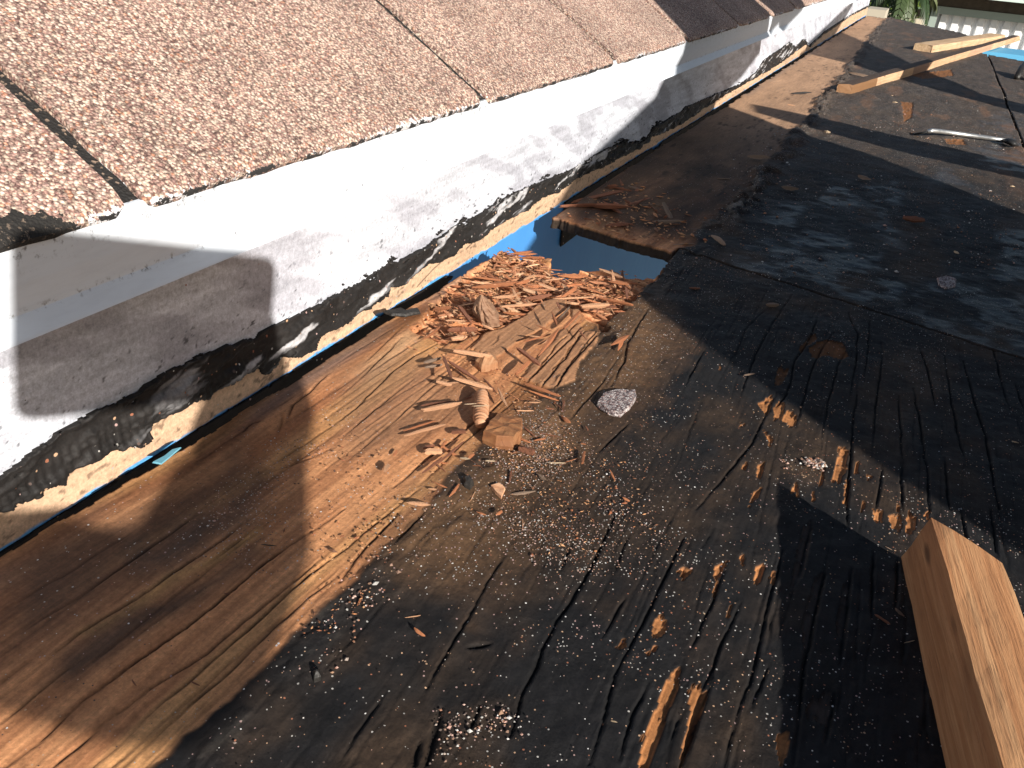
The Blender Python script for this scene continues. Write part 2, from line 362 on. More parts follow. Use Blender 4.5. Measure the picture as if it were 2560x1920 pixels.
def paint_deck(xs, ys, sheet):
    """xs, ys 1D axes -> colour, grit, roughness, height (2D arrays [row y, col x])"""
    X, Y = np.meshgrid(xs, ys)
    tarx = np.interp(Y, TAR_Y, TAR_X)
    near = sheet == 0
    tarx = tarx + (fbm(X * 22, Y * 22, 3, 3) - .5) * (.014 + .014 * ss(.5, 1, Y)) + (fbm(X * 140, Y * 140, 9, 3) - .5) * (.003 + .008 * ss(.3, .9, Y))
    wood = ss(.0015, -.0015, X - tarx)[..., None]                 # 1 = bare strip
    g = X - .06 * Y + (fbm(X * 6, Y * 6, 21, 2) - .5) * .03
    s1 = fbm(g * 130, Y * 4, 31, 4); s2 = fbm(g * 420, Y * 10, 41, 3); b1 = fbm(X * 16, Y * 9, 51, 3)
    col = WM + (WL - WM) * ss(.40, .66, s1)[..., None]
    col = col + (WY - col) * (.4 * ss(.55, .75, fbm(g * 55, Y * 3 + 7, 61, 3)))[..., None]
    col = col * (1 - .70 * ss(.50, .72, fbm(g * 45, Y * 5, 71, 3))[..., None] * (1 - np.array([.2, .13, .08])))
    col = col * (.84 + .3 * s2)[..., None]
    farw = ss(.8, 1.1, Y)[..., None]; shelf = ss(.70, .76, Y) * ss(1.45, 1.0, Y)  # cast shadow beyond the hole is put into the wood colour
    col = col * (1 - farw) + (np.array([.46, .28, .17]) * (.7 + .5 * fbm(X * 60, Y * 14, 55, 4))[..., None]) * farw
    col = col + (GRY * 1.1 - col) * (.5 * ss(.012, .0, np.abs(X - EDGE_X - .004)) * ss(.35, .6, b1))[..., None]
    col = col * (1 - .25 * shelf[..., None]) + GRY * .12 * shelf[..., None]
    col = col * (1 - .80 * (shelf * (.75 + .5 * fbm(X * 40, Y * 20, 57, 3)))[..., None])  # shelf: band of wood darkened for the cast shadow
    tc = TAR + (TARB - TAR) * ss(.42, .72, fbm(X * 22, Y * 14, 81, 4))[..., None]
    tc = tc * (.6 + .9 * fbm(X * 160, Y * 90, 91, 4))[..., None]
    col = col * wood + tc * (1 - wood)
    rough = .72 * wood[..., 0] + (.58 + .25 * fbm(X * 40, Y * 40, 95, 3)) * (1 - wood[..., 0])
    grit = .05 * wood[..., 0] + (.06 + .18 * ss(.45, .7, fbm(X * 35, Y * 35, 101, 3))) * (1 - wood[..., 0])
    hgt = (s2 - .5) * .0005 * wood[..., 0]
    hgt = hgt + (1 - wood[..., 0]) * ((fbm(X * 90, Y * 90, 111, 4) - .5) * .0020 + .0006)
    hgt = hgt + (fbm(X * 7, Y * 4, 115, 2) - .5) * .003
    # thick ragged lip of roofing cement along the strip
    lip = ss(.022, .002, np.abs(X - tarx - .010)) * ss(.40, .62, fbm(X * 70, Y * 45, 121, 4)) * (ss(.75, .9, Y) * .9 + .25)
    hgt = hgt + lip * .005; grit = grit + lip * .35
    gl = lip * ss(.55, .75, fbm(X * 130, Y * 60, 123, 3))
    col = col + (np.array([.16, .145, .125]) - col) * gl[..., None] * .7

    def sub(P, pad):
        i0, i1 = np.searchsorted(ys, P[:, 1].min() - pad), np.searchsorted(ys, P[:, 1].max() + pad)
        j0, j1 = np.searchsorted(xs, P[:, 0].min() - pad), np.searchsorted(xs, P[:, 0].max() + pad)
        return slice(i0, i1), slice(j0, j1)
    # dusty brown zone between the heap and the tar
    def blob(P, c, k, fs, ft, seed, gr=None, soft=.004):
        sl = sub(P, .02)
        if sl[0].stop <= sl[0].start or sl[1].stop <= sl[1].start: return
        x = X[sl]; y = Y[sl]
        wx = x + (fbm(x * fs, y * fs, seed, 3) - .5) * ft; wy = y + (fbm(x * fs + 9, y * fs + 5, seed + 4, 3) - .5) * ft
        m = inpoly(wx, wy, P).astype(float)
        d, _ = segd(wx, wy, np.vstack([P, P[:1]]))
        m = np.clip(.5 + np.where(m > 0, 1, -1) * d / (2 * soft), 0, 1) * k
        col[sl] = col[sl] + (np.asarray(c) - col[sl]) * m[..., None]
        if gr is not None: grit[sl] = grit[sl] + (gr - grit[sl]) * m
        return sl, m
    if near:
        blob(DUST, DST, .85, 60, .03, 200, .30, .02)
        # hand-read stains of the bare strip
        o = (0, 1280)
        blob(dxy(o, [(500, 760), (780, 640), (1050, 430), (1400, 260), (1640, 100), (1640, 160), (1280, 370), (1050, 520), (880, 640), (640, 780)]), WY * .95, .8, 60, .006, 210, None, .003)
        blob(dxy(o, [(380, 900), (760, 700), (1000, 560), (1300, 400), (1640, 170), (1660, 260), (1200, 620), (800, 900), (500, 1100), (330, 1080)]), WD, .9, 50, .012, 214, None, .006)
        blob(dxy(o, [(0, 300), (500, 30), (1200, -50), (1300, 100), (900, 420), (420, 760), (0, 1000)]), WD * 1.05, .84, 40, .02, 218, None, .015)
        blob(dxy(o, [(900, 200), (1300, 20), (1640, -250), (1660, 0), (1400, 200), (1000, 350)]), np.array([.055, .05, .045]), .7, 60, .02, 222, .45, .01)
        o = (0, 640)
        blob(dxy(o, [(1560, 1230), (2212, 760), (2212, 900), (1650, 1340)]), np.array([.30, .105, .04]), .7, 40, .015, 226, None, .010)
        blob(dxy(o, [(1000, 1500), (1600, 1150), (1650, 1450), (1300, 1640), (900, 1640)]), WD * 1.1, .72, 40, .02, 228, .2, .012)
        blob(dxy((850, 580), [(150, 900), (300, 760), (420, 650), (470, 700), (350, 850), (200, 1000)]), np.array([.62, .43, .24]), .45, 60, .012, 232, None, .006)
        blob(dxy((850, 580), [(0, 1600), (300, 1440), (600, 1380), (700, 1440), (400, 1640), (0, 1800)]), WL * 1.05, .6, 50, .012, 234, None, .008)
        blob(dxy((850, 580), [(0, 900), (400, 780), (900, 1000), (850, 1200), (300, 1400), (0, 1450)]), np.array([.25, .135, .075]), .6, 50, .012, 236, None, .010)
        # rotten zone round the hole: outer veneer gone, cross grain showing
        sl = sub(ROT, .02); x = X[sl]; y = Y[sl]
        wx = x + (fbm(x * 90, y * 90, 240, 3) - .5) * .012; wy = y + (fbm(x * 90, y * 90, 244, 3) - .5) * .012
        mi = inpoly(wx, wy, ROT).astype(float); d, _ = segd(wx, wy, np.vstack([ROT, ROT[:1]]))
        m = np.clip(.5 + np.where(mi > 0, 1, -1) * d / .003, 0, 1)
        for P in PLANKS:
            mp = inpoly(x + (fbm(x * 200, y * 60, 250, 2) - .5) * .003, y, P); m = m * np.where(mp, 0, 1)
        yy = y + .15 * x + (fbm(x * 25, y * 25, 260, 2) - .5) * .012
        fib = fbm(x * 26, yy * 430, 262, 3); fib2 = fbm(x * 60, yy * 150, 266, 3)
        rc = np.array([.30, .115, .048]) + (np.array([.56, .29, .145]) - np.array([.30, .115, .048])) * ss(.45, .68, fib)[..., None]
        rc = rc * (.35 + 1.0 * ss(.25, .55, fib2))[..., None]
        col[sl] = col[sl] * (1 - m[..., None]) + rc * m[..., None]
        hgt[sl] = hgt[sl] * (1 - m) + m * (-.0042 + (fib - .5) * .0045 + (fib2 - .5) * .005)
        rough[sl] = rough[sl] * (1 - m) + .8 * m; grit[sl] = grit[sl] * (1 - m)
        for P in PLANKS:
            s2_ = sub(P, .002); xx = X[s2_]; y2 = Y[s2_]
            mp = inpoly(xx + (fbm(xx * 200, y2 * 60, 250, 2) - .5) * .003, y2, P)[..., None]
            pc = (np.array([.36, .185, .095]) * (.75 + .5 * fbm(xx * 300, y2 * 8, 270, 3))[..., None])
            col[s2_] = np.where(mp, pc, col[s2_]); grit[s2_] = np.where(mp[..., 0], .03, grit[s2_]); hgt[s2_] = hgt[s2_] + mp[..., 0] * .0012
        # light bruise of dust across the tar, bottom of the frame
        blob(dxy((850, 1280), [(650, 1350), (800, 1280), (1120, 1260), (1150, 1450), (1000, 1500), (700, 1560)]), TARB * 1.3, .5, 80, .02, 280, .8, .008)
        blob(dxy((1700, 640), [(640, 1330), (900, 1340), (930, 1480), (760, 1500)]), TARB * 2, .6, 80, .015, 284, .9, .006)
        blob(dxy((850, 580), [(1000, 1640), (1300, 1300), (1900, 1450), (2212, 1500), (2000, 2100), (1100, 2100)]), TARB, .5, 60, .03, 288, .5, .02)
        blob(dxy((960, 880), [(1200, 500), (1500, 450), (1700, 800), (1400, 900), (1000, 900)], 3.456), DST * 1.3, .6, 60, .02, 292, .75, .01)
    else:
        # glossy bituminous film left on the far sheet
        m = ss(.51, .62, fbm(X * 13, Y * 4.5, 300, 4)) * ss(.38, .60, fbm(X * 45, Y * 60, 303, 4)) * (1 - wood[..., 0]) * ss(2.6, 1.4, Y) * ss(-.12, -.08, X)
        rough = rough * (1 - m) + .36 * m; col = col * (1 - .3 * m[..., None]) + np.array([.010, .012, .018]) * .3 * m[..., None]
        db = ss(.9, 1.6, Y) * (1 - wood[..., 0])
        c2 = (np.array([.105, .085, .07]) * (.5 + .9 * fbm(X * 90, Y * 20, 310, 4))[..., None])
        c2 = c2 + (np.array([.30, .16, .09]) - c2) * (.5 * ss(.6, .75, fbm(X * 30, Y * 10, 315, 4)))[..., None]
        col = col * (1 - .62 * db[..., None]) + c2 * .62 * db[..., None]
        grit = grit + .12 * db
        sp = ss(.62, .74, fbm(X * 170, Y * 50, 320, 4)) * wood[..., 0] * ss(.4, .6, fbm(X * 14, Y * 6, 322, 2))
        col = col * (1 - .62 * sp[..., None])
    for P, c in PATCH:
        x0 = P.mean(0)
        sl = sub(P, .01)
        if sl[0].stop - sl[0].start < 2 or sl[1].stop - sl[1].start < 2: continue
        x = X[sl]; y = Y[sl]
        wx = x + (fbm(x * 900, y * 120, 330, 3) - .5) * .0016; wy = y + (fbm(x * 900, y * 100, 334, 3) - .5) * .011
        m = inpoly(wx, wy, P) * 1.0
        m = m * ss(.18, .34, fbm(x * 350, y * 160, 338, 3))
        tex = (.65 + .6 * fbm(x * 500, y * 30, 340, 3))
        col[sl] = col[sl] * (1 - m[..., None]) + c * tex[..., None] * m[..., None]
        hgt[sl] = hgt[sl] - .0012 * m; grit[sl] = grit[sl] * (1 - .9 * m); rough[sl] = rough[sl] * (1 - m) + .8 * m
    if near:
        for P, w in CR:
            w = w * .00058
            sl = sub(P, w * 3)
            if sl[0].stop - sl[0].start < 1 or sl[1].stop - sl[1].start < 1: continue
            x = X[sl]; y = Y[sl]
            wob = (vn(x * 0 + P[0, 0] * 977, y * 90, 350) - .5) * .0009 + (vn(x * 0 + P[0, 0] * 77, y * 400, 351) - .5) * .0004
            d, t = segd(x + wob, y, P)
            ww = w * np.clip(np.sin(np.pi * np.clip(t, .04, .96)) ** .5, .25, 1) * (.6 + .8 * vn(y * 90, x * 0, 352))
            we = np.maximum(ww, .00075); m = np.clip(1.2 - d / we, 0, 1) * np.clip(ww / .00055, 0, 1)
            col[sl] = col[sl] * (1 - .88 * m[..., None]); hgt[sl] = hgt[sl] - .0014 * m; grit[sl] = grit[sl] * (1 - m); rough[sl] = rough[sl] * (1 - m) + .9 * m
            # one side lifted a little
            lift = np.clip(1 - d / (w * 5), 0, 1) * (x > P[:, 0].mean()) * (1 - m)
            hgt[sl] = hgt[sl] + .0003 * lift
    return X, Y, col, np.clip(grit, 0, 1), np.clip(rough, .1, 1), hgt

def grid_mesh(name, V3, keep, col, grit, rgh, mat, skirt=None, skc=None):
    """V3 [r,c,3]; keep [r-1,c-1] bool; skirt = vector added to boundary copies"""
    r, c = V3.shape[:2]
    idx = np.arange(r * c).reshape(r, c)
    a = idx[:-1, :-1][keep]; b = idx[:-1, 1:][keep]; d = idx[1:, 1:][keep]; e = idx[1:, :-1][keep]
    Fq = np.stack([a, b, d, e], 1)
    V = V3.reshape(-1, 3); cc = col.reshape(-1, 3); gg = grit.ravel(); rr = rgh.ravel()
    if skirt is not None:
        E = np.concatenate([Fq[:, [0, 1]], Fq[:, [1, 2]], Fq[:, [2, 3]], Fq[:, [3, 0]]])
        key = E[:, 0].astype(np.int64) * (r * c) + E[:, 1]; rev = E[:, 1].astype(np.int64) * (r * c) + E[:, 0]
        bd = E[~np.isin(key, rev)]
        ub, inv = np.unique(bd, return_inverse=True); inv = inv.reshape(bd.shape)
        nl = 4; base = len(V); jit = np.stack([fbm(V[ub, 0] * 260 + k * 5.1, V[ub, 1] * 260, 400 + k, 2) for k in range(nl)], 1)
        for k in range(nl):
            f = (k + 1) / nl
            Vs = V[ub] + np.array(skirt) * f
            Vs[:, 0] += (jit[:, k] - .5) * .0022; Vs[:, 1] += (jit[:, (k + 1) % nl] - .5) * .0022
            V = np.vstack([V, Vs])
            lay = np.array([[.10, .05, .028], [.22, .10, .05], [.07, .04, .025], [.16, .08, .04]][k]) if skc is None else np.array(skc)
            cc = np.vstack([cc, lay * (.6 + .8 * jit[:, k:k + 1])]); gg = np.concatenate([gg, np.zeros(len(ub))]); rr = np.concatenate([rr, np.full(len(ub), .85)])
        n = len(ub)
        for k in range(nl):
            t0 = bd if k == 0 else base + (k - 1) * n + inv
            t1 = base + k * n + inv
            Fq = np.vstack([Fq, np.stack([t0[:, 1], t0[:, 0], t1[:, 0], t1[:, 1]], 1)])
    used = np.unique(Fq); rm = np.full(len(V), -1); rm[used] = np.arange(len(used))
    return mesh_from(name, V[used], rm[Fq], mat, {'Col': cc[used], 'grit': gg[used], 'rgh': rr[used]}, smooth=True)

# axes
def axis_y(a, b, k):
    o = [a]
    while o[-1] < b: o.append(o[-1] + max(.0011, k * o[-1] ** 2))
    o[-1] = b
    return np.array(o)
SEAM = ddeck([(1530, 560), (1560, 570), (1800, 640), (1960, 690), (2212, 780)])     # seam between near and far sheet
def seam_y(x):
    return np.interp(x, SEAM[:, 0], SEAM[:, 1]) + .0
SY0 = float(SEAM[:, 1].mean())
SEAM_K = (SEAM[-1, 1] - SEAM[0, 1]) / (SEAM[-1, 0] - SEAM[0, 0])
# far sheet starts beyond the hole; the joint is nearly straight across the deck
def joint(x): return SEAM[0, 1] + SEAM_K * (x - SEAM[0, 0])

roof = empty('roof_deck', (0, 0, 0), kind='structure')

xs = np.concatenate([np.arange(EDGE_X - .013, .17, .0007), np.linspace(.172, 1.6, 60)])
ys = np.concatenate([np.linspace(-.9, .06, 40), axis_y(.063, .80, .0022)])
X, Y, col, grit, rgh, hgt = paint_deck(xs, ys, 0)
edge = edge_x(Y) + (fbm(Y * 60, Y * 0 + 3, 500, 3) - .5) * .004
JY = joint(X) + (fbm(X * 60, X * 0, 505, 3) - .5) * .003
keep = (X > edge) & (Y < np.where(X < -.1475, .66, JY - .0012)) & ~inpoly(X + (fbm(X * 260, Y * 260, 510, 2) - .5) * .004, Y + (fbm(X * 260, Y * 260, 514, 2) - .5) * .004, HOLE)
keep = keep[:-1, :-1] & keep[1:, 1:] & keep[1:, :-1] & keep[:-1, 1:]
V3 = np.stack([X, Y, DZ + hgt], -1)
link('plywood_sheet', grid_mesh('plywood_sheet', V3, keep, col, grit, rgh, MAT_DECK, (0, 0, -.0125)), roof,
     label='near plywood sheet with bare strip, black tar coat and long grain splits')

# far sheets: two columns of sheets meeting at a seam that runs away from the camera, broken edge at the back
LS = dxy((1700, 0), [(2040, 560), (2100, 680), (2212, 870)]); LSX = float(LS[:, 0].mean())
BACK = dxy((1700, 0), [(1160, 95), (1260, 108), (1380, 120), (1520, 152), (1700, 190), (1800, 210), (1880, 240)])
def back_y(x): return np.interp(x, BACK[:, 0], BACK[:, 1])
xsf = np.concatenate([np.arange(EDGE_X - .004, .42, .0017), np.linspace(.43, 1.6, 40)])
ysf = axis_y(.60, 4.6, .0023)
X, Y, col, grit, rgh, hgt = paint_deck(xsf, ysf, 1)
edge = EDGE_X - .001 + (fbm(Y * 40, Y * 0 + 3, 520, 3) - .5) * .005 * np.clip(Y, .7, 2)
JY = joint(X) + (fbm(X * 60, X * 0, 505, 3) - .5) * .003
inh = inpoly(X + (fbm(X * 200, Y * 200, 530, 2) - .5) * .003, Y + (fbm(X * 200, Y * 200, 534, 2) - .5) * .003, HOLE)
by = back_y(X) + (fbm(X * 14, X * 0, 540, 3) - .5) * .10
seamx = LSX + (Y - 2.0) * .0 + (fbm(Y * 5, Y * 0, 545, 2) - .5) * .004
hgt = hgt - .0008 * ss(.25, 0, np.abs(Y - joint(X) - .03)) + .0012
V3 = np.stack([X, Y, DZ + hgt], -1)
common = (X > edge) & (Y > np.where(X < -.1495, .66, JY + .0006)) & ~inh
TR = dxy((1700, 0), [(1920, 338), (2060, 368), (2212, 400)])
ry = np.interp(X, TR[:, 0], TR[:, 1]) + (fbm(X * 20, X * 0, 548, 2) - .5) * .06
for k, (cond, lab) in enumerate(((X < seamx - .0015) & (Y < np.where(X < .148, by, ry)), 0), ) if False else enumerate((((X < seamx - .0015) & (Y < np.where(X < .148, by, ry)), 'far plywood sheet beside the fascia, black with a bare brown strip and broken back edge'),
                            ((X > seamx + .0015) & (Y < ry), 'far right plywood sheet beyond the straight seam'))):
    kp = common & cond
    kp = kp[:-1, :-1] & kp[1:, 1:] & kp[1:, :-1] & kp[:-1, 1:]
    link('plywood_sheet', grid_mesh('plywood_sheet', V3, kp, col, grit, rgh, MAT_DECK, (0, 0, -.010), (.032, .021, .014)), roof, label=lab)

# rafter and dark space below the deck so no sky shows through the joints
mdark = M('old_rafter', .9, (.05, .03, .02)).m
MAT_OLD = mat_wood('old_rafter_wood', (.10, .055, .03), (.16, .09, .05), (.04, .022, .014), sc_=(40, 9, 40))
for nm, a, b in () and (('ceiling_board', (FX + .001, -.9, -.545), (1.6, 4.2, -.53)), ('end_board', (FX + .001, -.92, -.545), (1.6, -.902, DZ - .016)), ('end_board', (FX + .001, 3.0, -.53), (1.6, 3.02, DZ - .016)), ('side_board', (1.602, -.9, -.545), (1.62, 4.2, DZ - .016))):
    link(nm, boxm(nm, a, b, MAT_OLD), roof)
for y0 in (-.7, -.1, 1.30, 1.9, 2.5, 3.1):
    link('rafter', boxm('rafter', (-.12, y0, DZ - .155), (1.5, y0 + .038, DZ - .0145), MAT_OLD), roof)
link('backing_board', boxm('backing_board', (-.10, -.9, DZ - .0141 - .02), (1.55, .55, DZ - .0145), MAT_OLD), roof)
link('backing_board', boxm('backing_board', (-.125, .72, DZ - .034), (1.55, 3.0, DZ - .0145), MAT_OLD), roof)

# ------------------------------------------------------------------ HOUSE EAVE (shingles, drip edge, fascia, blue wall)
eave = empty('house_eave', (FX, 1.0, DZ)); tag(eave, 'sloping brown shingle roof edge with white drip edge and tar-smeared white fascia', 'roof edge')
def child(name, me, parent=eave, **k):
    o = link(name, me, parent, **k); o.matrix_parent_inverse = parent.matrix_world.inverted() if False else Matrix.Translation(-Vector(parent.location)); return o

# boundaries on the fascia (y, z) read from the picture
def fyz(o, pts, q=Q): return np.array([fas(*p)[1:] for p in Z3(o, pts, q)])
WB = np.vstack([fyz((0, 640), [(0, 1420), (130, 1300), (260, 1210), (350, 1140), (540, 1030), (720, 950), (860, 880), (980, 800), (1100, 730), (1200, 690), (1260, 640), (1400, 590), (1560, 540), (1700, 470), (1830, 410), (2000, 330), (2212, 215)]),
                fyz((850, 580), [(60, 360), (250, 240), (400, 160), (520, 110)]), fyz((850, 0), [(600, 1545), (740, 1450), (860, 1395), (1020, 1290), (1150, 1225), (1310, 1160), (1480, 1090), (1560, 1040), (1690, 960), (1800, 920), (1900, 925), (1980, 880), (2000, 820), (2212, 690)]),
                fyz((1700, 0), [(0, 720), (190, 620), (380, 540), (480, 470), (530, 390), (700, 270), (790, 250), (740, 300), (830, 290), (930, 200), (1100, 90), (1180, 50)])])
WB = WB[np.argsort(WB[:, 0])]
BT = np.vstack([fyz((0, 640), [(0, 1640), (100, 1580), (230, 1540), (250, 1490), (400, 1480), (410, 1400), (520, 1330), (640, 1280), (720, 1230), (760, 1260), (800, 1220), (890, 1220), (950, 1160), (960, 1080), (1100, 1010), (1240, 930), (1330, 925),
                                (1350, 880), (1520, 800), (1540, 760), (1650, 720), (1690, 760), (1780, 740), (1800, 650), (1900, 650), (2000, 600), (2050, 500), (2212, 430)]),
                fyz((850, 580), [(60, 550), (170, 490), (300, 435), (280, 400), (310, 365), (400, 330), (560, 205), (640, 190)]), fyz((850, 0), [(700, 1640), (780, 1570), (880, 1540), (935, 1490), (1180, 1355), (1290, 1270), (1390, 1240), (1480, 1160), (1700, 1060), (1900, 960), (2000, 880), (2212, 780)]),
                fyz((1700, 0), [(0, 800), (200, 660), (300, 600), (480, 500), (620, 420), (740, 330), (850, 250), (940, 210), (1100, 100), (1180, 60)])])
BT = BT[np.argsort(BT[:, 0])]
zs = np.arange(-.2506, -.150, .0008)
yf = np.concatenate([np.linspace(-.6, .13, 60), axis_y(.133, 4.6, .0019)])
Yf, Zf = np.meshgrid(yf, zs, indexing='ij')
wb = np.interp(Yf, WB[:, 0], WB[:, 1]); bt = np.interp(Yf, BT[:, 0], BT[:, 1])
bt = np.minimum(bt, wb - .006)
jag = (fbm(Yf * 150, Zf * 300, 600, 4) - .5) * .004 + (fbm(Yf * 30, Zf * 60, 605, 3) - .5) * .003
white = ss(-.0006, .0006, Zf - (wb - .004) - jag * 1.2)[..., None]
wcol = np.array([.61, .63, .69]) * (1 - .16 * ss(.45, .7, fbm(Yf * 25, Zf * 120, 610, 4)))[..., None]
wcol = wcol + (np.array([.36, .36, .405]) - wcol) * (.75 * ss(.46, .68, fbm(Yf * 14, Zf * 60 + Yf * 20, 615, 4)))[..., None]
spk = ss(.74, .79, fbm(Yf * 260, Zf * 420, 620, 3)) * ss(-.150, -.215, Zf); wcol = wcol * (1 - .8 * spk[..., None])
tan = np.array([.60, .40, .26]) * (.8 + .35 * fbm(Yf * 12, Zf * 260, 630, 4))[..., None]
tan = tan * (1 - .55 * ss(.66, .74, fbm(Yf * 200, Zf * 300, 635, 3))[..., None])
fc = wcol * white + tan * (1 - white)
blue = ss(.0004, -.0004, Zf + .2491 + (fbm(Yf * 70, Zf * 0, 637, 3) - .5) * .004 + .0006)[..., None]
fc = fc * (1 - blue) + np.array([.10, .36, .70]) * blue
# splits in the bare wood
for P in (fyz((850, 580), [(500, 350), (600, 240), (710, 140)]), fyz((850, 580), [(810, 110), (900, 20)]), fyz((0, 640), [(1800, 780), (1700, 860)])):
    d, t = segd(Yf, Zf, P); fc = fc * (1 - .85 * np.clip(1.3 - d / .0006, 0, 1)[..., None])
FV = np.stack([FX + (fbm(Yf * 8, Zf * 20, 640, 2) - .5) * .0012 + white[..., 0] * .0005, Yf, Zf], -1)
kp = np.ones((len(yf) - 1, len(zs) - 1), bool)
child('fascia_board', grid_mesh('fascia_board', FV[:, ::-1].transpose(1, 0, 2)[::-1].transpose(1, 0, 2), kp, fc, 0 * Yf + .02, 0 * Yf + .6, MAT_FASCIA))
# the tar itself: a raised ragged skin
tw = wb + jag * .8 + .001; tb = bt + (fbm(Yf * 120, Zf * 200, 650, 4) - .5) * .0035
inside = (Zf < tw) & (Zf > tb)
holes = ss(.70, .74, fbm(Yf * 60, Zf * 160, 655, 4)) * ss(.006, .002, np.minimum(tw - Zf, Zf - tb))
inside &= holes < .5
# brushed streaks above the tar
st = (fbm(Yf * 40 + Zf * 60, Zf * 900 - Yf * 300, 660, 3) > .66) & (Zf < tw + .005) & (Zf > tw - .001) & (fbm(Yf * 18, Yf * 0, 662, 2) > .52)
inside |= st
rel = .0016 + .0028 * ss(.3, .75, fbm(Yf * 55, Zf * 130, 670, 4)) + .0006 * fbm(Yf * 400, Zf * 400, 675, 2)
comb = np.sin(Yf * 1400 + fbm(Yf * 30, Zf * 30, 680, 2) * 6) * .0003 * (Yf < .33) * (Zf < wb - .008)
rel = rel + comb
tc = np.array([.020, .018, .017]) * (.6 + .9 * fbm(Yf * 100, Zf * 200, 685, 4))[..., None]
wsm = ss(.62, .72, fbm(Yf * 22 + 5, Zf * 140 - Yf * 30, 690, 4)) * ss(.20, .35, Yf) * ss(-.001, .006, Zf - tb)
tc = tc + (np.array([.55, .54, .55]) - tc) * (wsm * .85)[..., None]
TV = np.stack([FX + rel, Yf, Zf], -1)
kp = inside[:-1, :-1] & inside[1:, 1:]
child('tar_smear', grid_mesh('tar_smear', TV, kp, tc, 0 * Yf + .10, .42 + .3 * fbm(Yf * 60, Zf * 90, 695, 2), MAT_FASCIA, (-.0035, 0, 0), (.02, .018, .017)))

# black strip standing in for shade in the joint, left open at the hole
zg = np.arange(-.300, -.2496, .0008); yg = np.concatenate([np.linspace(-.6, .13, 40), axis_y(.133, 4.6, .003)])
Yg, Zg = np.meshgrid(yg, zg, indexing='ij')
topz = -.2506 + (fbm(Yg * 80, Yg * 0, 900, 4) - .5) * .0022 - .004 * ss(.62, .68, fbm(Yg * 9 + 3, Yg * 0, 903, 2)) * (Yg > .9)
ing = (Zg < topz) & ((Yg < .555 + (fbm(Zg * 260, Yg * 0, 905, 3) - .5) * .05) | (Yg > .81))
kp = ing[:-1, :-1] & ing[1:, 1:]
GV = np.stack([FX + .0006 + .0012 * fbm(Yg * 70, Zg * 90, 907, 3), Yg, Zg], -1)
child('gap_shade_strip', grid_mesh('gap_shade_strip', GV, kp, np.array([.018, .014, .012]) * (.6 + .8 * fbm(Yg * 90, Zg * 200, 909, 3))[..., None], 0 * Yg + .02, 0 * Yg + .8, MAT_FASCIA, (-.0016, 0, 0), (.015, .012, .01)))

# blue painted wall continuing below the fascia
mb = M('blue_wall_paint', .55, (.13, .42, .66)); p = mb.pos()
mb.base(mb.mix(mb.mr(mb.noise(p, 9, 4), .4, .7, 0, .5), (.06, .25, .60), (.085, .33, .70))); mb.bump(mb.noise(mb.mapv(p, (60, 60, 60)), 1, 5), .001, .5)
child('wall', boxm('blue_wall', (-.40, -.9, -2.85), (FX - .0015, 4.6, -.2508), mb.m), label='light blue painted wall under the bare fascia')

# white drip edge: two lengths, lapped
md = M('white_drip_edge', .42, (.80, .82, .83)); p = md.pos()
n1 = md.noise(md.mapv(p, (60, 60, 300)), 1, 5, .65); zz = md.new('ShaderNodeSeparateXYZ'); md.lk(p, zz.inputs[0])
low = md.math('MULTIPLY', md.mr(zz.outputs[2], -.1435, -.1462, 0, 1), md.mr(zz.outputs[2], -.1482, -.1468, 0, 1))
dirt = md.math('MULTIPLY', low, md.mr(md.noise(p, 260, 5, .7), .54, .66, 0, .9))
up = md.math('MULTIPLY', md.mr(zz.outputs[2], -.132, -.121, 0, 1), md.mr(md.noise(p, 240, 5, .7), .55, .66, 0, .8))
dc = md.mix(md.mr(n1, .45, .75, 0, .25), (.74, .79, .85), (.52, .55, .60))
dc = md.mix(md.math('MAXIMUM', dirt, up), dc, (.10, .09, .09)); md.base(dc); md.bump(md.noise(p, 30, 3), .0006, .4)
def drip(y0, y1, off):
    prof = [(-.300, -.1145), (-.2845, -.1165), (-.2845, -.1345), (-.2855, -.1466), (-.2800, -.1538), (-.2796, -.1546), (-.2815, -.1553), (-.2870, -.1558), (-.300, -.1560)]
    n = max(2, int((y1 - y0) / .05)); V = []; Fs = []
    for i in range(n + 1):
        y = y0 + (y1 - y0) * i / n; w = math.sin(y * 9) * .0004
        for (x, z) in prof: V.append((x + off + w, y, z + w * .5))
    m = len(prof)
    for i in range(n):
        for j in range(m - 1):
            a = i * m + j; Fs.append((a, a + m, a + m + 1, a + 1))
    V += [(prof[0][0], y0, prof[-1][1])]; 
    return pydata('drip_edge', V, Fs, md.m)
child('drip_edge', drip(-.6, .585, .0006), label='near white metal drip edge length, lapped over the next')
child('drip_edge', drip(.555, 4.6, 0), label='far white metal drip edge length with a fine dirt line')

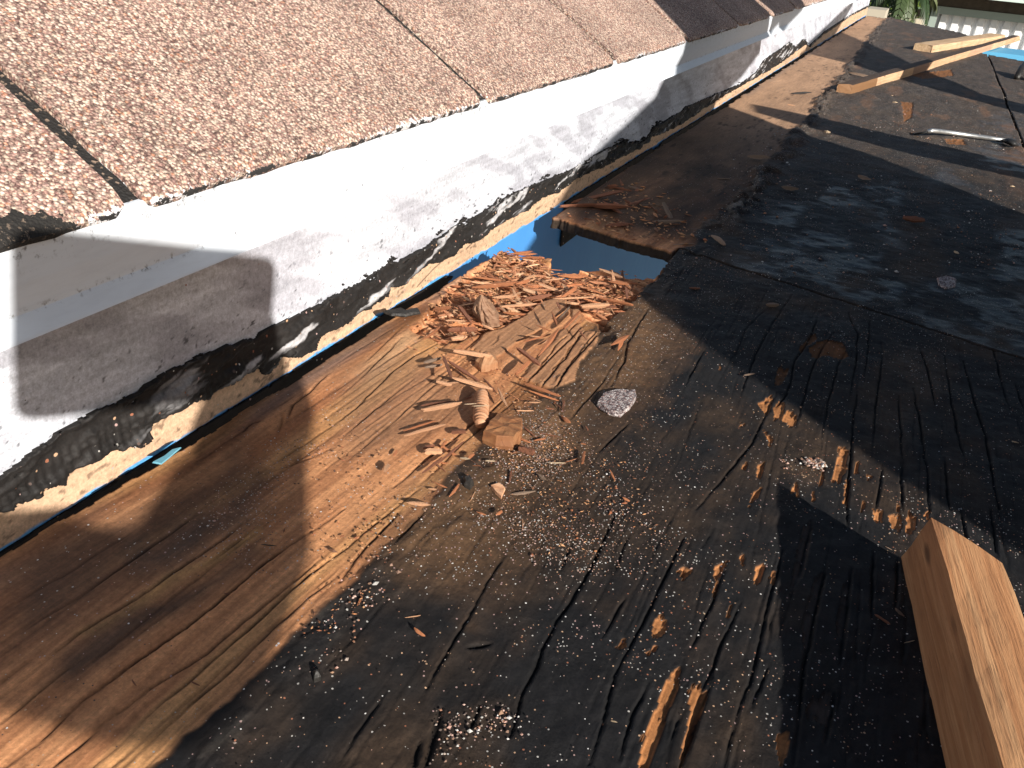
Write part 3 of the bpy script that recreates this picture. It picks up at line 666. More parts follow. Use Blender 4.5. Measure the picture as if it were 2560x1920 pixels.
# shingles -------------------------------------------------
def mat_shingle():
    m = M('asphalt_shingle', .85); p = m.pos()
    v = m.vor(p, 660); s = m.new('ShaderNodeSeparateColor'); m.lk(v.outputs['Color'], s.inputs[0])
    g = m.ramp(s.outputs[0], [(0, (.08, .045, .04)), (.13, (.24, .13, .11)), (.30, (.44, .26, .21)), (.46, (.33, .21, .18)), (.58, (.68, .50, .38)), (.78, (.82, .66, .53)), (.95, (.52, .22, .12))], 'CONSTANT')
    vj = m.vor(p, 1300); s2 = m.new('ShaderNodeSeparateColor'); m.lk(vj.outputs['Color'], s2.inputs[0])
    g = m.mix(.35, g, m.ramp(s2.outputs[1], [(0, (.24, .13, .11)), (.4, (.50, .33, .26)), (.75, (.80, .64, .50))], 'CONSTANT'))
    big = m.noise(p, 14, 3); sh = m.mr(big, .35, .7, .95, 1.3)
    e = m.mr(v.outputs['Distance'], .3, .7, 1.1, .42)
    k = m.new('ShaderNodeVectorMath', operation='SCALE'); m.lk(g, k.inputs[0]); m.lk(m.math('MULTIPLY', sh, e), k.inputs[3]); g = k.outputs[0]
    u = m.attr('u').outputs['Fac']
    nz = m.noise(p, 320, 4, .7)
    wht = m.math('GREATER_THAN', m.math('SUBTRACT', m.math('ADD', nz, m.mr(m.noise(p, 9, 2), .35, .65, -.12, .12)), m.math('MULTIPLY', u, 46)), .54)
    blk = m.math('GREATER_THAN', m.math('SUBTRACT', m.noise(p, 180, 4, .7), m.math('MULTIPLY', u, 120)), .50)
    g = m.mix(m.math('MULTIPLY', wht, m.mr(u, .0065, .005, 0, 1)), g, (.74, .74, .76)); g = m.mix(m.math('MULTIPLY', blk, m.mr(u, .0035, .0025, 0, 1)), g, (.03, .028, .027))
    # tar dab on the nearest tab
    y = m.new('ShaderNodeSeparateXYZ'); m.lk(p, y.inputs[0])
    dab = m.math('ADD', m.mr(y.outputs[1], .2, .24, 1, 0), m.math('MULTIPLY', u, -38))
    dab = m.math('GREATER_THAN', m.math('ADD', dab, m.math('MULTIPLY', m.noise(p, 120, 4), .9)), .98)
    g = m.mix(dab, g, m.mix(m.math('GREATER_THAN', nz, .60), (.022, .02, .018), (.16, .12, .09)))
    m.base(g)
    m.bump(m.math('ADD', m.math('MULTIPLY', v.outputs['Distance'], -1.0), m.math('MULTIPLY', vj.outputs['Distance'], -.4)), .0006, .8)
    return m.m
MS = mat_shingle()
mslot = M('shingle_underlay', .8, (.028, .026, .024)); pp = mslot.pos(); vv = mslot.vor(pp, 700); ssx = mslot.new('ShaderNodeSeparateColor'); mslot.lk(vv.outputs['Color'], ssx.inputs[0])
mslot.base(mslot.mix(mslot.math('GREATER_THAN', ssx.outputs[0], .9), (.02, .019, .018), (.22, .16, .12))); mslot.bump(vv.outputs['Distance'], .001, .8)
P0 = np.array([-.281, 0, -.1157]); UP = np.array([-.857, 0, .515]); NR = np.array([.515, 0, .857])
SL = [-.36, -.055, .2495, .5745, .8735, 1.161, 1.483, 1.785, 2.09, 2.395, 2.70, 3.0, 3.31, 3.61, 3.92, 4.22, 4.55]
def tab(y0, y1, u0, u1, lift, seed, fine):
    du = np.concatenate([[0, .0008, .002, .004, .007, .011], np.linspace(.018, u1 - u0, 9)])
    ny = int((y1 - y0) / (.006 if fine else .03)) + 2
    yy = np.linspace(y0, y1, ny)
    U, Yg = np.meshgrid(du, yy, indexing='ij')
    # rounded lower corners like a cut tab, worn edge
    dc = np.minimum(Yg - y0, y1 - Yg); cut = .0035 * np.clip(1 - dc / .006, 0, 1) ** 2
    Ue = U + cut * np.clip(1 - U / .012, 0, 1) + (fbm(Yg * 90 + seed, U * 0, 700 + seed, 3) - .5) * .0022 * (U < .001)
    Ye = Yg + (fbm(U * 60 + seed, Yg * 0, 710 + seed, 3) - .5) * .0024 * ((Yg == y0) | (Yg == y1))
    H = lift + (fbm(U * 12 + seed, Yg * 12, 720, 3) - .5) * .0016 - .0022 * np.clip(1 - U / .012, 0, 1) ** 2
    top = P0 + (u0 + Ue)[..., None] * UP + H[..., None] * NR + Ye[..., None] * np.array([0, 1, 0])
    bot = top - .0030 * NR
    r, c = U.shape; idx = np.arange(r * c).reshape(r, c); N = r * c
    Fs = [np.stack([idx[:-1, :-1].ravel(), idx[:-1, 1:].ravel(), idx[1:, 1:].ravel(), idx[1:, :-1].ravel()], 1)]
    Fs.append(Fs[0][:, ::-1] + N)
    for e in (idx[0], idx[:, -1], idx[-1][::-1], idx[:, 0][::-1]):
        Fs.append(np.stack([e[:-1], e[:-1] + N, e[1:] + N, e[1:]], 1))
    V = np.vstack([top.reshape(-1, 3), bot.reshape(-1, 3)]); uu = np.concatenate([Ue.ravel(), Ue.ravel() * 0 - .0])
    uu = uu if u0 < .01 else uu + .05
    return mesh_from('shingle', V, np.vstack(Fs), MS, {'u': uu}, smooth=False)
for cidx in range(3):
    u0 = cidx * .140; off = .15 * (cidx % 2)
    for i in range(len(SL) - 1):
        a, b = SL[i] + off, SL[i + 1] + off
        w = (.0046 if i < 3 else .0062) if cidx == 0 else .0036
        child('shingle', tab(a + w, min(b, 4.6) - w, u0 - .001, u0 + .152, .0008 + .0034 * cidx, i + 20 * cidx, a < 1.2 and cidx == 0))
def slab(u0, u1, y0, y1, h0, h1, mat, name):
    V = [P0 + u * UP + h * NR + np.array([0, y, 0]) for h in (h0, h1) for (u, y) in ((u0, y0), (u1, y0), (u1, y1), (u0, y1))]
    return pydata(name, V, [(0, 3, 2, 1), (4, 5, 6, 7), (0, 1, 5, 4), (1, 2, 6, 5), (2, 3, 7, 6), (3, 0, 4, 7)], mat)
child('underlayment', slab(.002, .9, -.6, 4.6, -.0075, -.0026, mslot.m, 'underlayment'))
child('roof_sheathing', slab(.016, .9, -.6, 4.6, -.022, -.0078, MAT_OLD, 'roof_sheathing'))

# ------------------------------------------------------------------ LUMBER
def board(name, A, B, w, h, mat, n=24, ends=(0, 0, 0, 0), rough=.0006, seed=0, side=1):
    """A,B: ground points of the edge nearest side; w = width (perp, to `side`), h height; ends = slant offsets along length"""
    A = np.array(A, float); B = np.array(B, float); L = np.linalg.norm(B - A); d = (B - A) / L
    pr = np.array([d[1], -d[0], 0]) * side; up = np.cross(pr, d) * side; up = up if up[2] > 0 else -up
    prof = []
    c = .0012
    for (s, t) in ((0, 0), (.33, 0), (.66, 0), (1, 0), (1, .33), (1, .66), (1, 1), (.66, 1), (.33, 1), (0, 1), (0, .66), (0, .33)):
        prof.append((s, t))
    V = []; Fs = []; m = len(prof)
    r = random.Random(seed)
    for i in range(n + 1):
        f = i / n
        for j, (s, t) in enumerate(prof):
            l = f * L
            e0 = ends[0] * s + ends[1] * t; e1 = ends[2] * s + ends[3] * t
            l = l + e0 * (1 - f) + e1 * f
            if i in (0, n): l += r.uniform(-1, 1) * rough * 2
            q = s * w; z = t * h
            q += r.uniform(-1, 1) * rough * .5; z += (r.uniform(-1, 1) * rough * .5 if t > 0 else 0)
            if s in (0, 1) and t == 1: q += (c if s == 0 else -c) * .6; z -= c * .5
            V.append(tuple(A + d * l + pr * q + np.array([0, 0, 1]) * z - 0 * up))
    for i in range(n):
        for j in range(m):
            a = i * m + j; b = i * m + (j + 1) % m
            Fs.append((a, b, b + m, a + m))
    Fs.append(tuple(range(m))[::-1]); Fs.append(tuple(n * m + k for k in range(m)))
    # local frame along the length so the grain follows the board
    o = (A + B) / 2
    Mx = Matrix([[d[0], pr[0], 0, o[0]], [d[1], pr[1], 0, o[1]], [d[2], pr[2], 1, o[2]], [0, 0, 0, 1]])
    Mi = Mx.inverted(); V = [Mi @ Vector(v) for v in V]
    me = pydata(name, V, Fs, mat); ob = link(name, me); ob.matrix_world = Mx
    return ob
def mat_lumber(name, a, b, dark, bands=None, topdark=None):
    m = M(name, .72); p = m.pos('obj')
    n1 = m.noise(m.mapv(p, (7, 190, 190)), 1, 5, .6, .6); n2 = m.noise(m.mapv(p, (20, 40, 40)), 1, 4); n3 = m.noise(m.mapv(p, (90, 1300, 1300)), 1, 4)
    c = m.ramp(n1, [(.3, tuple(np.array(a) * .72)), (.45, a), (.68, b)])
    c = m.mix(m.mr(n2, .5, .75, 0, .55), c, dark); c = m.mix(m.mr(n3, .55, .75, 0, .55), c, dark)
    # greenish rub marks and knots
    kv = m.vor(m.mapv(p, (14, 40, 40)), 1); kn = m.mr(kv.outputs['Distance'], .05, .12, 1, 0)
    c = m.mix(m.math('MULTIPLY', kn, .8), c, tuple(np.array(dark) * .5))
    if bands:
        sp = m.new('ShaderNodeSeparateXYZ'); m.lk(p, sp.inputs[0])
        for (x0, x1, cc, k) in bands:
            bm = m.math('MULTIPLY', m.math('GREATER_THAN', sp.outputs[0], x0), m.math('LESS_THAN', sp.outputs[0], x1))
            c = m.mix(m.math('MULTIPLY', bm, k), c, cc)
    if topdark:
        gn = m.new('ShaderNodeNewGeometry'); sn = m.new('ShaderNodeSeparateXYZ'); m.lk(gn.outputs['True Normal'], sn.inputs[0])
        c = m.mix(m.math('GREATER_THAN', sn.outputs[2], .6), c, topdark)
    m.base(c); m.bump(m.math('ADD', n1, m.math('MULTIPLY', n3, .6)), .0008, .8)
    return m.m
# near stick, lower right
B0 = deck(2251, 1400); B1 = deck(2361, 1918); dn = (B1 - B0) / np.linalg.norm(B1 - B0)
far_end = B0 + dn * .75
lum = board('lumber_offcut', B0 + np.array([0, 0, .001]), far_end + np.array([0, 0, .001]), .0245, .0345, mat_lumber('offcut_wood', (.45, .21, .09), (.62, .35, .17), (.18, .08, .035)), 40, (.0225, .0135, 0, 0), .0007, 3, -1)
tag(lum, 'rough-sawn light brown lumber offcut lying at the lower right corner of the black deck', 'lumber')

# far pole and second board
PA = deck(*Z3((1700, 0), [(1100, 612)])[0]); PB = deck(*Z3((1700, 0), [(2185, 262)])[0])
pl = np.linalg.norm(PB - PA); pd = (PB - PA) / pl
bs = [float((deck(*Z3((1700, 0), [q_])[0]) - PA) @ pd) for q_ in ((1500, 487), (1600, 455), (1850, 365))]
pole = board('lumber_pole', PA + [0, 0, .0008], PB + [0, 0, .0008], .024, .0185, mat_lumber('pole_wood', (.50, .31, .175), (.62, .41, .25), (.28, .16, .10),
             [(-pl / 2 - .02, -pl / 2 + .17, (.17, .08, .03), .9), (-pl / 2 + bs[0], -pl / 2 + bs[1], (.22, .13, .09), .85), (-pl / 2 + bs[2], -pl / 2 + bs[2] + .35, (.42, .24, .16), .6)], (.07, .045, .03)), 50, (-.02, .0, .0, -.04), .0008, 5, -1)
tag(pole, 'long narrow light wood pole lying diagonally on the far black deck, end stained brown', 'lumber')
QA = deck(*Z3((1700, 0), [(1612, 344)])[0]); QB = deck(*Z3((1700, 0), [(2100, 262)])[0])
b2 = board('lumber_board', QA + [0, 0, .0008], QA + (QB - QA) * .95 + [0, 0, .0008], .052, .021, mat_lumber('board_wood', (.55, .37, .21), (.68, .49, .31), (.30, .17, .10)), 30, (0, 0, 0, 0), .0008, 6, -1)
tag(b2, 'short pale board lying behind the long pole on the far deck', 'lumber')

# ------------------------------------------------------------------ SPLINTERS
def splinter_mesh(name, mat, seed, bend=0., taper=.5, blocky=False, flat=1.0):
    r = random.Random(seed); n = 7; k = 6; V = []; Fs = []
    offs = [(math.cos(a) , math.sin(a)) for a in [2 * math.pi * i / k + r.uniform(-.25, .25) for i in range(k)]]
    rad = [r.uniform(.75, 1.1) for _ in range(k)]
    for i in range(n + 1):
        f = i / n; t = abs(f - .5) * 2
        s = 1 - taper * t ** 3 if blocky else 1 - taper * t ** 2.2 - .12 * r.random()
        bx = bend * (1 - (2 * f - 1) ** 2)
        for j, (c, q) in enumerate(offs):
            jit = r.uniform(.86, 1.12)
            x = f - .5 + (r.uniform(-.05, .05) if i in (0, n) else r.uniform(-.012, .012))
            cc = max(-.8, min(.8, c * 1.25)); qq = max(-.7, min(.7, q * 1.2))
            V.append((x, (cc * rad[j] * s * .5 * jit + bx), qq * rad[j] * s * .5 * flat * jit + .5))
    for i in range(n):
        for j in range(k):
            a = i * k + j; b = i * k + (j + 1) % k
            Fs.append((a, a + k, b + k, b))
    Fs.append(tuple(range(k))); Fs.append(tuple(n * k + j for j in range(k))[::-1])
    return pydata(name, V, Fs, mat)
SPL = {t: [splinter_mesh('splinter_' + t, m, 100 * i + s, [0, .2, -.14, 0, .1][s], [.35, .5, .6, .8, .2][s], s in (0, 4)) for s in range(5)] for i, (t, m) in enumerate(TONES.items())}
SURF = {}
def surf_z(x, y):
    return DZ + .001
def place_splinter(P1, P2, w, thick, tone, shape, zoff=0., tilt=None, name='wood_splinter', roll=None):
    P1 = np.array(P1[:2]); P2 = np.array(P2[:2]); c = (P1 + P2) / 2; L = np.linalg.norm(P2 - P1); a = math.atan2(*(P2 - P1)[::-1])
    o = link(name, SPL[tone][shape])
    rot = Matrix.Rotation(a, 4, 'Z') @ Matrix.Rotation(tilt if tilt is not None else random.uniform(-.12, .12), 4, 'Y') @ Matrix.Rotation(roll if roll is not None else random.uniform(-.3, .3), 4, 'X')
    o.matrix_world = Matrix.Translation((c[0], c[1], DZ + zoff)) @ rot @ Matrix.Diagonal((L, w, thick, 1))
    return o
def px_scale(x, y):
    """metres per source pixel across the view at the deck point under the pixel"""
    P = deck(x, y); return abs((R.T @ P)[2]) / F_PX
MARKS = {'conical knot': (470, 700), 'pointed deck corner': (650, 270), 'right hole end': (1650, 430), 'notched hole rim': (1030, 430), 'bare plank strips': (1050, 1050), 'ribbed plug': (435, 1400),
         'half-round chunk': (470, 1110), 'broken block': (580, 1600), 'pale stick': (360, 1020), 'shingle fragment': (1450, 1410), 'matchstick splinter': (-420, 1), 'lumber offcut': (3600, 2650), 'pry bar': (2, 3), 'stained pole end': (4, 5), 'hole rim': (1350, 370)}
TW = {'mid': 'orange', 'light': 'pale', 'dark': 'dark', 'grey': 'grey', 'white': 'cream', 'tar': 'black'}
MARKS['pry bar'] = ((2400 - 1060) * R5q, (345 - 550) * R5q); MARKS['stained pole end'] = ((2130 - 1060) * R5q, (230 - 550) * R5q); MARKS['matchstick splinter'] = ((1032 - 1060) * R5q, (1541 - 550) * R5q)
MK = {k: deck(*Z3(R5o, [v], R5q)[0])[:2] for k, v in MARKS.items()}
def where(x, y):
    k = min(MK, key=lambda q: (MK[q][0] - x) ** 2 + (MK[q][1] - y) ** 2); dx = x - MK[k][0]; dy = y - MK[k][1]
    if abs(dx) < .006 and abs(dy) < .008: return 'beside the ' + k
    if abs(dx) > abs(dy): return ('right of the ' if dx > 0 else 'left of the ') + k
    return ('beyond the ' if dy > 0 else 'in front of the ') + k
def hand(o, q, items):
    for it in items:
        x1, y1, x2, y2, w, tone, shape, z, lab = it
        (a, b) = Z3(o, [(x1, y1), (x2, y2)], q); k = px_scale(*a)
        P1 = deck(*a, z=DZ + z); P2 = deck(*b, z=DZ + z)
        ww = w / q * k
        ob = place_splinter(P1, P2, ww * .95, min(ww * .9, .008), tone, shape, z - .0005, tilt=random.uniform(-.08, .08))
        if lab: tag(ob, lab, 'wood splinter', 'wood splinters from the rotten deck')
        else:
            c_ = (P1 + P2) / 2; L_ = np.linalg.norm(P2 - P1); an = math.atan2(*(P2 - P1)[:2][::-1])
            sz = 'tiny' if L_ < .006 else 'short' if L_ < .014 else 'long'; form = 'chunky' if w / q * k / L_ > .3 else 'thin'
            lie = 'lying crosswise' if abs(math.cos(an)) > .8 else 'lying lengthwise' if abs(math.cos(an)) < .35 else 'lying aslant'
            tag(ob, '%s %s %s %s %s %s' % (sz, form, TW[tone], 'tar scrap' if tone == 'tar' else 'splinter', lie, where(c_[0], c_[1])), 'wood splinter', 'loose splinters')
hand(R5o, R5q, [
    (215, 995, 505, 1045, 46, 'light', 0, .008, 'pale straight splinter at the lower left of the wood heap, flat and blunt ended'),
    (220, 1210, 512, 1285, 44, 'light', 1, .007, 'pale curved splinter just above the ribbed peg'),
    (90, 1225, 208, 1252, 36, 'light', 0, .005, 'short pale splinter left of the curved one above the ribbed peg'),
    (145, 1030, 205, 1215, 36, 'dark', 0, .009, 'dark brown stick standing upright in the view left of the pale straight splinter'),
    (180, 1060, 412, 1240, 42, 'dark', 2, .004, 'long dark red splinter running diagonally above the ribbed peg'),
    (300, 1385, 400, 1385, 9, 'white', 3, .0125, 'thin cream sliver lying across the ribbed peg, upper one'),
    (360, 1400, 500, 1398, 10, 'white', 3, .0125, 'thin cream sliver lying across the ribbed peg, lower one'),
    (-15, 1442, 278, 1400, 52, 'light', 0, .004, 'long pale square-edged splinter left of the ribbed peg'),
    (-20, 1405, 250, 1375, 30, 'dark', 1, .003, None),
    (340, 470, 542, 492, 24, 'light', 3, .007, 'slim pale splinter near the left rim of the hole'),
    (375, 545, 712, 478, 60, 'mid', 2, .004, 'broad orange splinter above the dark conical knot'),
    (575, 668, 840, 632, 28, 'light', 0, .012, 'pale splinter right of the conical knot'),
    (520, 592, 690, 590, 40, 'light', 2, .009, 'short broad pale splinter touching the top of the conical knot'),
    (1180, 662, 1388, 655, 48, 'light', 0, .009, 'bright pale blunt chip on the fibres at the right of the heap'),
    (980, 592, 1272, 592, 24, 'light', 2, .007, 'slender pale splinter on the fibres above the plank strip'),
    (865, 1040, 1015, 825, 46, 'mid', 3, .008, 'dagger-shaped orange splinter standing across the bare plank strips'),
    (1060, 832, 1182, 700, 40, 'mid', 0, .006, None), (840, 785, 972, 852, 16, 'mid', 3, .010, None),
    (700, 985, 872, 1105, 44, 'dark', 0, .008, 'dark blunt stick below the dagger-shaped splinter'), (755, 918, 955, 868, 22, 'mid', 0, .006, None),
    (855, 945, 962, 900, 20, 'light', 3, .004, None), (790, 875, 872, 882, 20, 'light', 2, .008, None),
    (770, 1238, 1022, 1342, 32, 'mid', 0, .007, 'long straight orange splinter pointing from the heap to the granule-covered flake'),
    (800, 1290, 1010, 1362, 22, 'mid', 2, .004, None), (555, 1280, 622, 1405, 36, 'light', 2, .006, 'pale spindle-shaped splinter right of the ribbed peg'),
    (440, 1200, 545, 1300, 24, 'dark', 3, .006, None), (690, 1175, 795, 1078, 42, 'mid', 0, .006, None),
    (1410, 950, 1545, 885, 46, 'mid', 3, .006, 'orange wedge-shaped chip alone on the brown dust right of the plank strips'), (1460, 985, 1500, 900, 40, 'mid', 3, .003, None),
    (1000, 630, 1030, 680, 24, 'dark', 0, .010, None), (962, 705, 1003, 795, 28, 'mid', 3, .010, None), (1160, 825, 1228, 905, 20, 'dark', 3, .007, None),
    (262, 668, 352, 785, 44, 'dark', 0, .007, 'dark stick left of the conical knot'), (180, 850, 402, 832, 50, 'dark', 0, .005, 'reddish block-like splinter below the conical knot'),
    (205, 908, 318, 893, 44, 'light', 0, .006, None), (300, 788, 372, 925, 9, 'dark', 1, .011, None), (0, 1085, 122, 1050, 38, 'grey', 0, .005, None), (10, 1125, 135, 1100, 36, 'grey', 0, .004, None),
    (1100, 630, 1168, 640, 26, 'light', 0, .008, None), (1370, 660, 1452, 665, 26, 'dark', 0, .009, None), (780, 1372, 882, 1380, 16, 'light', 3, .004, None), (700, 1432, 822, 1442, 20, 'light', 2, .003, None),
    (980, 1370, 1042, 1432, 16, 'dark', 3, .003, None), (1052, 1350, 1050, 1450, 14, 'dark', 0, .003, None), (210, 1612, 312, 1612, 54, 'dark', 4, .002, 'small reddish block left of the big broken block'),
    (750, 1560, 852, 1642, 14, 'dark', 3, .003, None), (1010, 760, 1120, 620, 20, 'grey', 2, .004, None), (1520, 510, 1530, 610, 26, 'dark', 0, .007, None),
    (600, 700, 760, 720, 30, 'mid', 2, .006, None), (440, 800, 520, 830, 30, 'light', 2, .006, None), (0, 900, 120, 820, 30, 'mid', 2, .004, None), (160, 755, 312, 765, 16, 'light', 0, .006, None),
    (660, 520, 700, 590, 30, 'light', 2, .009, None), (1250, 430, 1600, 500, 24, 'mid', 2, .002, None), (1300, 700, 1340, 640, 20, 'dark', 0, .006, None), (1000, 520, 1240, 470, 22, 'mid', 2, .002, None)])
hand((960, 880), 3.456, [
    (185, 730, 530, 632, 38, 'light', 1, .003, 'pale curved splinter left of the ribbed peg, lower of the two on the planks'), (180, 690, 440, 600, 34, 'mid', 1, .002, None),
    (350, 880, 502, 870, 58, 'light', 4, .003, 'short pale chunk on the bare planks below the curved splinter'), (340, 840, 440, 815, 40, 'dark', 0, .002, None),
    (190, 1305, 402, 1332, 40, 'light', 3, .003, 'pale forked splinter where the bare planks meet the dark tar'), (1418, 952, 1572, 962, 16, 'white', 3, .002, 'lone cream sliver on the dark dust right of the heap'),
    (1565, 948, 1672, 918, 10, 'mid', 3, .002, None), (1718, 962, 1735, 868, 34, 'mid', 4, .003, 'stubby orange chip standing right of the cream sliver'),
    (570, 1250, 652, 1150, 34, 'mid', 2, .003, None), (1170, 860, 1285, 905, 88, 'dark', 4, .003, 'dark square-cut block right of the big broken block'), (1180, 752, 1262, 790, 26, 'mid', 0, .004, None),
    (1300, 762, 1396, 750, 20, 'mid', 0, .003, None), (1205, 640, 1312, 730, 14, 'dark', 3, .003, None), (660, 915, 742, 925, 24, 'white', 2, .003, None), (880, 940, 957, 945, 20, 'white', 0, .003, None), (735, 920, 770, 885, 36, 'mid', 4, .004, None),
    (740, 920, 905, 1040, 9, 'dark', 3, .003, None), (1090, 1125, 1105, 1030, 26, 'dark', 0, .002, None), (800, 1380, 887, 1412, 24, 'mid', 3, .002, None), (970, 1415, 1022, 1378, 38, 'mid', 2, .003, None),
    (330, 1040, 500, 920, 40, 'dark', 2, .003, None), (470, 970, 695, 775, 34, 'dark', 2, .003, None), (420, 1120, 582, 1190, 20, 'mid', 3, .002, None), (0, 1040, 40, 985, 46, 'light', 4, .003, None), (85, 900, 110, 850, 30, 'mid', 0, .002, None),
    (500, 830, 540, 780, 36, 'mid', 4, .003, None), (470, 800, 490, 820, 20, 'dark', 4, .002, None), (380, 1180, 465, 1190, 22, 'light', 3, .002, None), (745, 1290, 790, 1200, 10, 'light', 3, .002, None), (1190, 1530, 1220, 1455, 12, 'light', 1, .001, None),
    (1360, 1470, 1410, 1545, 10, 'mid', 3, .001, None), (1950, 1020, 2000, 1115, 26, 'mid', 3, .002, None), (1090, 1230, 1300, 1210, 34, 'grey', 2, .001, None), (1700, 790, 1745, 800, 18, 'mid', 0, .002, None), (1530, 560, 1612, 630, 44, 'mid', 3, .002, None),
    (1545, 500, 1560, 420, 16, 'dark', 0, .002, None), (440, 1240, 480, 1160, 20, 'dark', 3, .002, None), (1330, 1060, 1400, 1100, 40, 'grey', 2, .002, None), (2060, 1260, 2120, 1290, 30, 'mid', 2, .002, None), (1740, 640, 1760, 680, 20, 'dark', 0, .002, None)])
hand((850, 1280), Q, [(418, 676, 517, 664, 10, 'light', 0, .001, 'matchstick-like pale splinter alone on the black tar'), (480, 748, 546, 798, 34, 'mid', 2, .003, 'small brown flake just below the matchstick-like splinter'),
                      (1175, 50, 1170, 120, 12, 'light', 1, .001, None), (1300, 70, 1340, 135, 8, 'light', 1, .001, None), (110, 600, 145, 540, 20, 'mid', 3, .001, None), (1100, 680, 1190, 682, 4, 'light', 0, .0005, None), (1740, 1340, 1785, 1350, 12, 'white', 3, .001, None)])
hand((1700, 1280), Q, [(745, 540, 810, 562, 8, 'grey', 3, .001, None), (1255, 660, 1350, 725, 22, 'dark', 0, .002, None), (1380, 620, 1440, 668, 22, 'grey', 2, .002, None), (1440, 838, 1510, 822, 8, 'white', 3, .002, 'thin cream splinter touching the shaded side of the lumber offcut'),
                       (1320, 220, 1365, 242, 10, 'grey', 3, .001, None), (140, 650, 162, 655, 18, 'white', 2, .001, None)])
hand((1700, 640), Q, [(410, 772, 480, 755, 18, 'grey', 0, .002, None), (550, 320, 630, 325, 40, 'grey', 2, .001, None), (2130, 1190, 2180, 1200, 10, 'white', 3, .001, None), (60, 210, 130, 215, 22, 'dark', 2, .001, None)])
hand((0, 1280), Q, [(845, 1075, 875, 1120, 16, 'dark', 2, .001, None), (1220, 1085, 1285, 1112, 16, 'dark', 2, .001, None), (1440, 520, 1480, 525, 16, 'dark', 2, .001, None), (1680, 205, 1775, 215, 10, 'tar', 2, .001, None)])
hand((1700, 0), Q, [(1075, 480, 1240, 505, 34, 'grey', 2, .002, 'grey shim lying behind the stained end of the pole'), (430, 1020, 565, 1030, 44, 'grey', 2, .002, 'pale grey curled flake beside the ragged tar edge'), (925, 850, 965, 860, 22, 'white', 2, .002, None),
                    (1140, 1140, 1220, 1170, 36, 'grey', 2, .002, None), (1430, 1415, 1570, 1440, 60, 'dark', 2, .003, None), (650, 1215, 755, 1230, 40, 'grey', 2, .002, None), (205, 1530, 290, 1590, 40, 'grey', 1, .002, None), (240, 1150, 320, 1155, 14, 'grey', 0, .001, None),
                    (1365, 660, 1398, 665, 14, 'white', 2, .001, None), (1355, 615, 1370, 618, 8, 'white', 2, .001, None), (1760, 1620, 1790, 1635, 20, 'white', 2, .002, None), (720, 600, 840, 605, 16, 'tar', 2, .003, None), (2120, 1200, 2150, 1205, 16, 'white', 2, .002, None), (690, 675, 740, 680, 8, 'light', 2, .001, None)])

# random splinters of the heap (individual objects, shared meshes)
HEAP = dxy(R5o, [(640, 240), (900, 330), (1000, 430), (1500, 440), (1620, 520), (1480, 660), (1340, 740), (1150, 640), (980, 580), (880, 640), (760, 740), (560, 800), (380, 850), (120, 940), (30, 860), (260, 560)], R5q)
LOW = dxy(R5o, [(0, 950), (400, 930), (620, 1100), (820, 1150), (1060, 1350), (1060, 1600), (700, 1900), (100, 2000), (0, 1700), (300, 1450), (100, 1200)], R5q)
def scatter(P, n, lo, hi, ztop, group, lab, tones, cross, stuff=False):
    c = 0; b0 = P.min(0); b1 = P.max(0); rr = random.Random(len(group) + n); made = []
    while c < n:
        x = rr.uniform(b0[0], b1[0]); y = rr.uniform(b0[1], b1[1])
        if not inpoly(np.array(x), np.array(y), P) or x < EDGE_X + .012: continue
        a = rr.gauss(-.15, .6) if rr.random() < cross else rr.uniform(0, 3.14); L = lo + (hi - lo) * rr.random() ** 2
        w = L * rr.uniform(.10, .26); t = rr.choice(tones); dx = math.cos(a) * L / 2; dy = math.sin(a) * L / 2
        if any(inpoly(np.array(x + s_ * dx), np.array(y + s_ * dy), HOLE) for s_ in (-1, 0, 1)): continue
        o = place_splinter((x - dx, y - dy), (x + dx, y + dy), w, w * rr.uniform(.35, .8), t, rr.choice((0, 0, 3, 3, 2)), rr.uniform(-.003, ztop), tilt=rr.gauss(0, .20), roll=rr.uniform(-.8, .8))
        c += 1
        if stuff: made.append(o); continue
        sz = 'tiny' if L < .008 else 'short' if L < .015 else 'long'; form = 'chunky' if w / L > .19 else 'thin'; lie = 'lying crosswise' if abs(math.cos(a)) > .8 else 'lying lengthwise' if abs(math.cos(a)) < .35 else 'lying aslant'
        tag(o, lab % (sz + ' ' + form, TW[t], lie, where(x, y)), 'wood splinter', group)
    if stuff:
        Vs = []; Fs = []; Cs = []; base = 0
        CT = {'mid': (.46, .20, .10), 'light': (.64, .38, .22), 'dark': (.24, .095, .05), 'grey': (.26, .18, .12)}
        for o in made:
            me = o.data; t = me.name.split('_')[1].split('.')[0]; v = np.zeros(len(me.vertices) * 3, np.float32); me.vertices.foreach_get('co', v); v = v.reshape(-1, 3)
            Mx = np.array(o.matrix_world); v = v @ Mx[:3, :3].T + Mx[:3, 3]; Vs.append(v)
            Cs.append(np.tile(np.array(CT[t]) * rr.uniform(.7, 1.2), (len(v), 1)) * rng.uniform(.85, 1.12, (len(v), 1)))
            for pg in me.polygons:
                p_ = list(pg.vertices)
                for q in range(1, len(p_) - 1): Fs.append((p_[0] + base, p_[q] + base, p_[q + 1] + base))
            base += len(v); bpy.data.objects.remove(o)
        m = M('splinter_litter_mat', .75); p = m.pos(); n_ = m.noise(p, 1400, 4, .7)
        k_ = m.new('ShaderNodeVectorMath', operation='SCALE'); m.lk(m.attr('Col').outputs['Color'], k_.inputs[0]); m.lk(m.mr(n_, .3, .7, .6, 1.3), k_.inputs[3]); m.base(k_.outputs[0]); m.bump(n_, .0004, .8)
        o = link('splinter_litter', mesh_from('splinter_litter', np.vstack(Vs), np.array(Fs), m.m, {'Col': np.vstack(Cs)})); o['kind'] = 'stuff'; o['label'] = lab; o['category'] = 'debris'
LBL = '%s %s splinter %s %s'
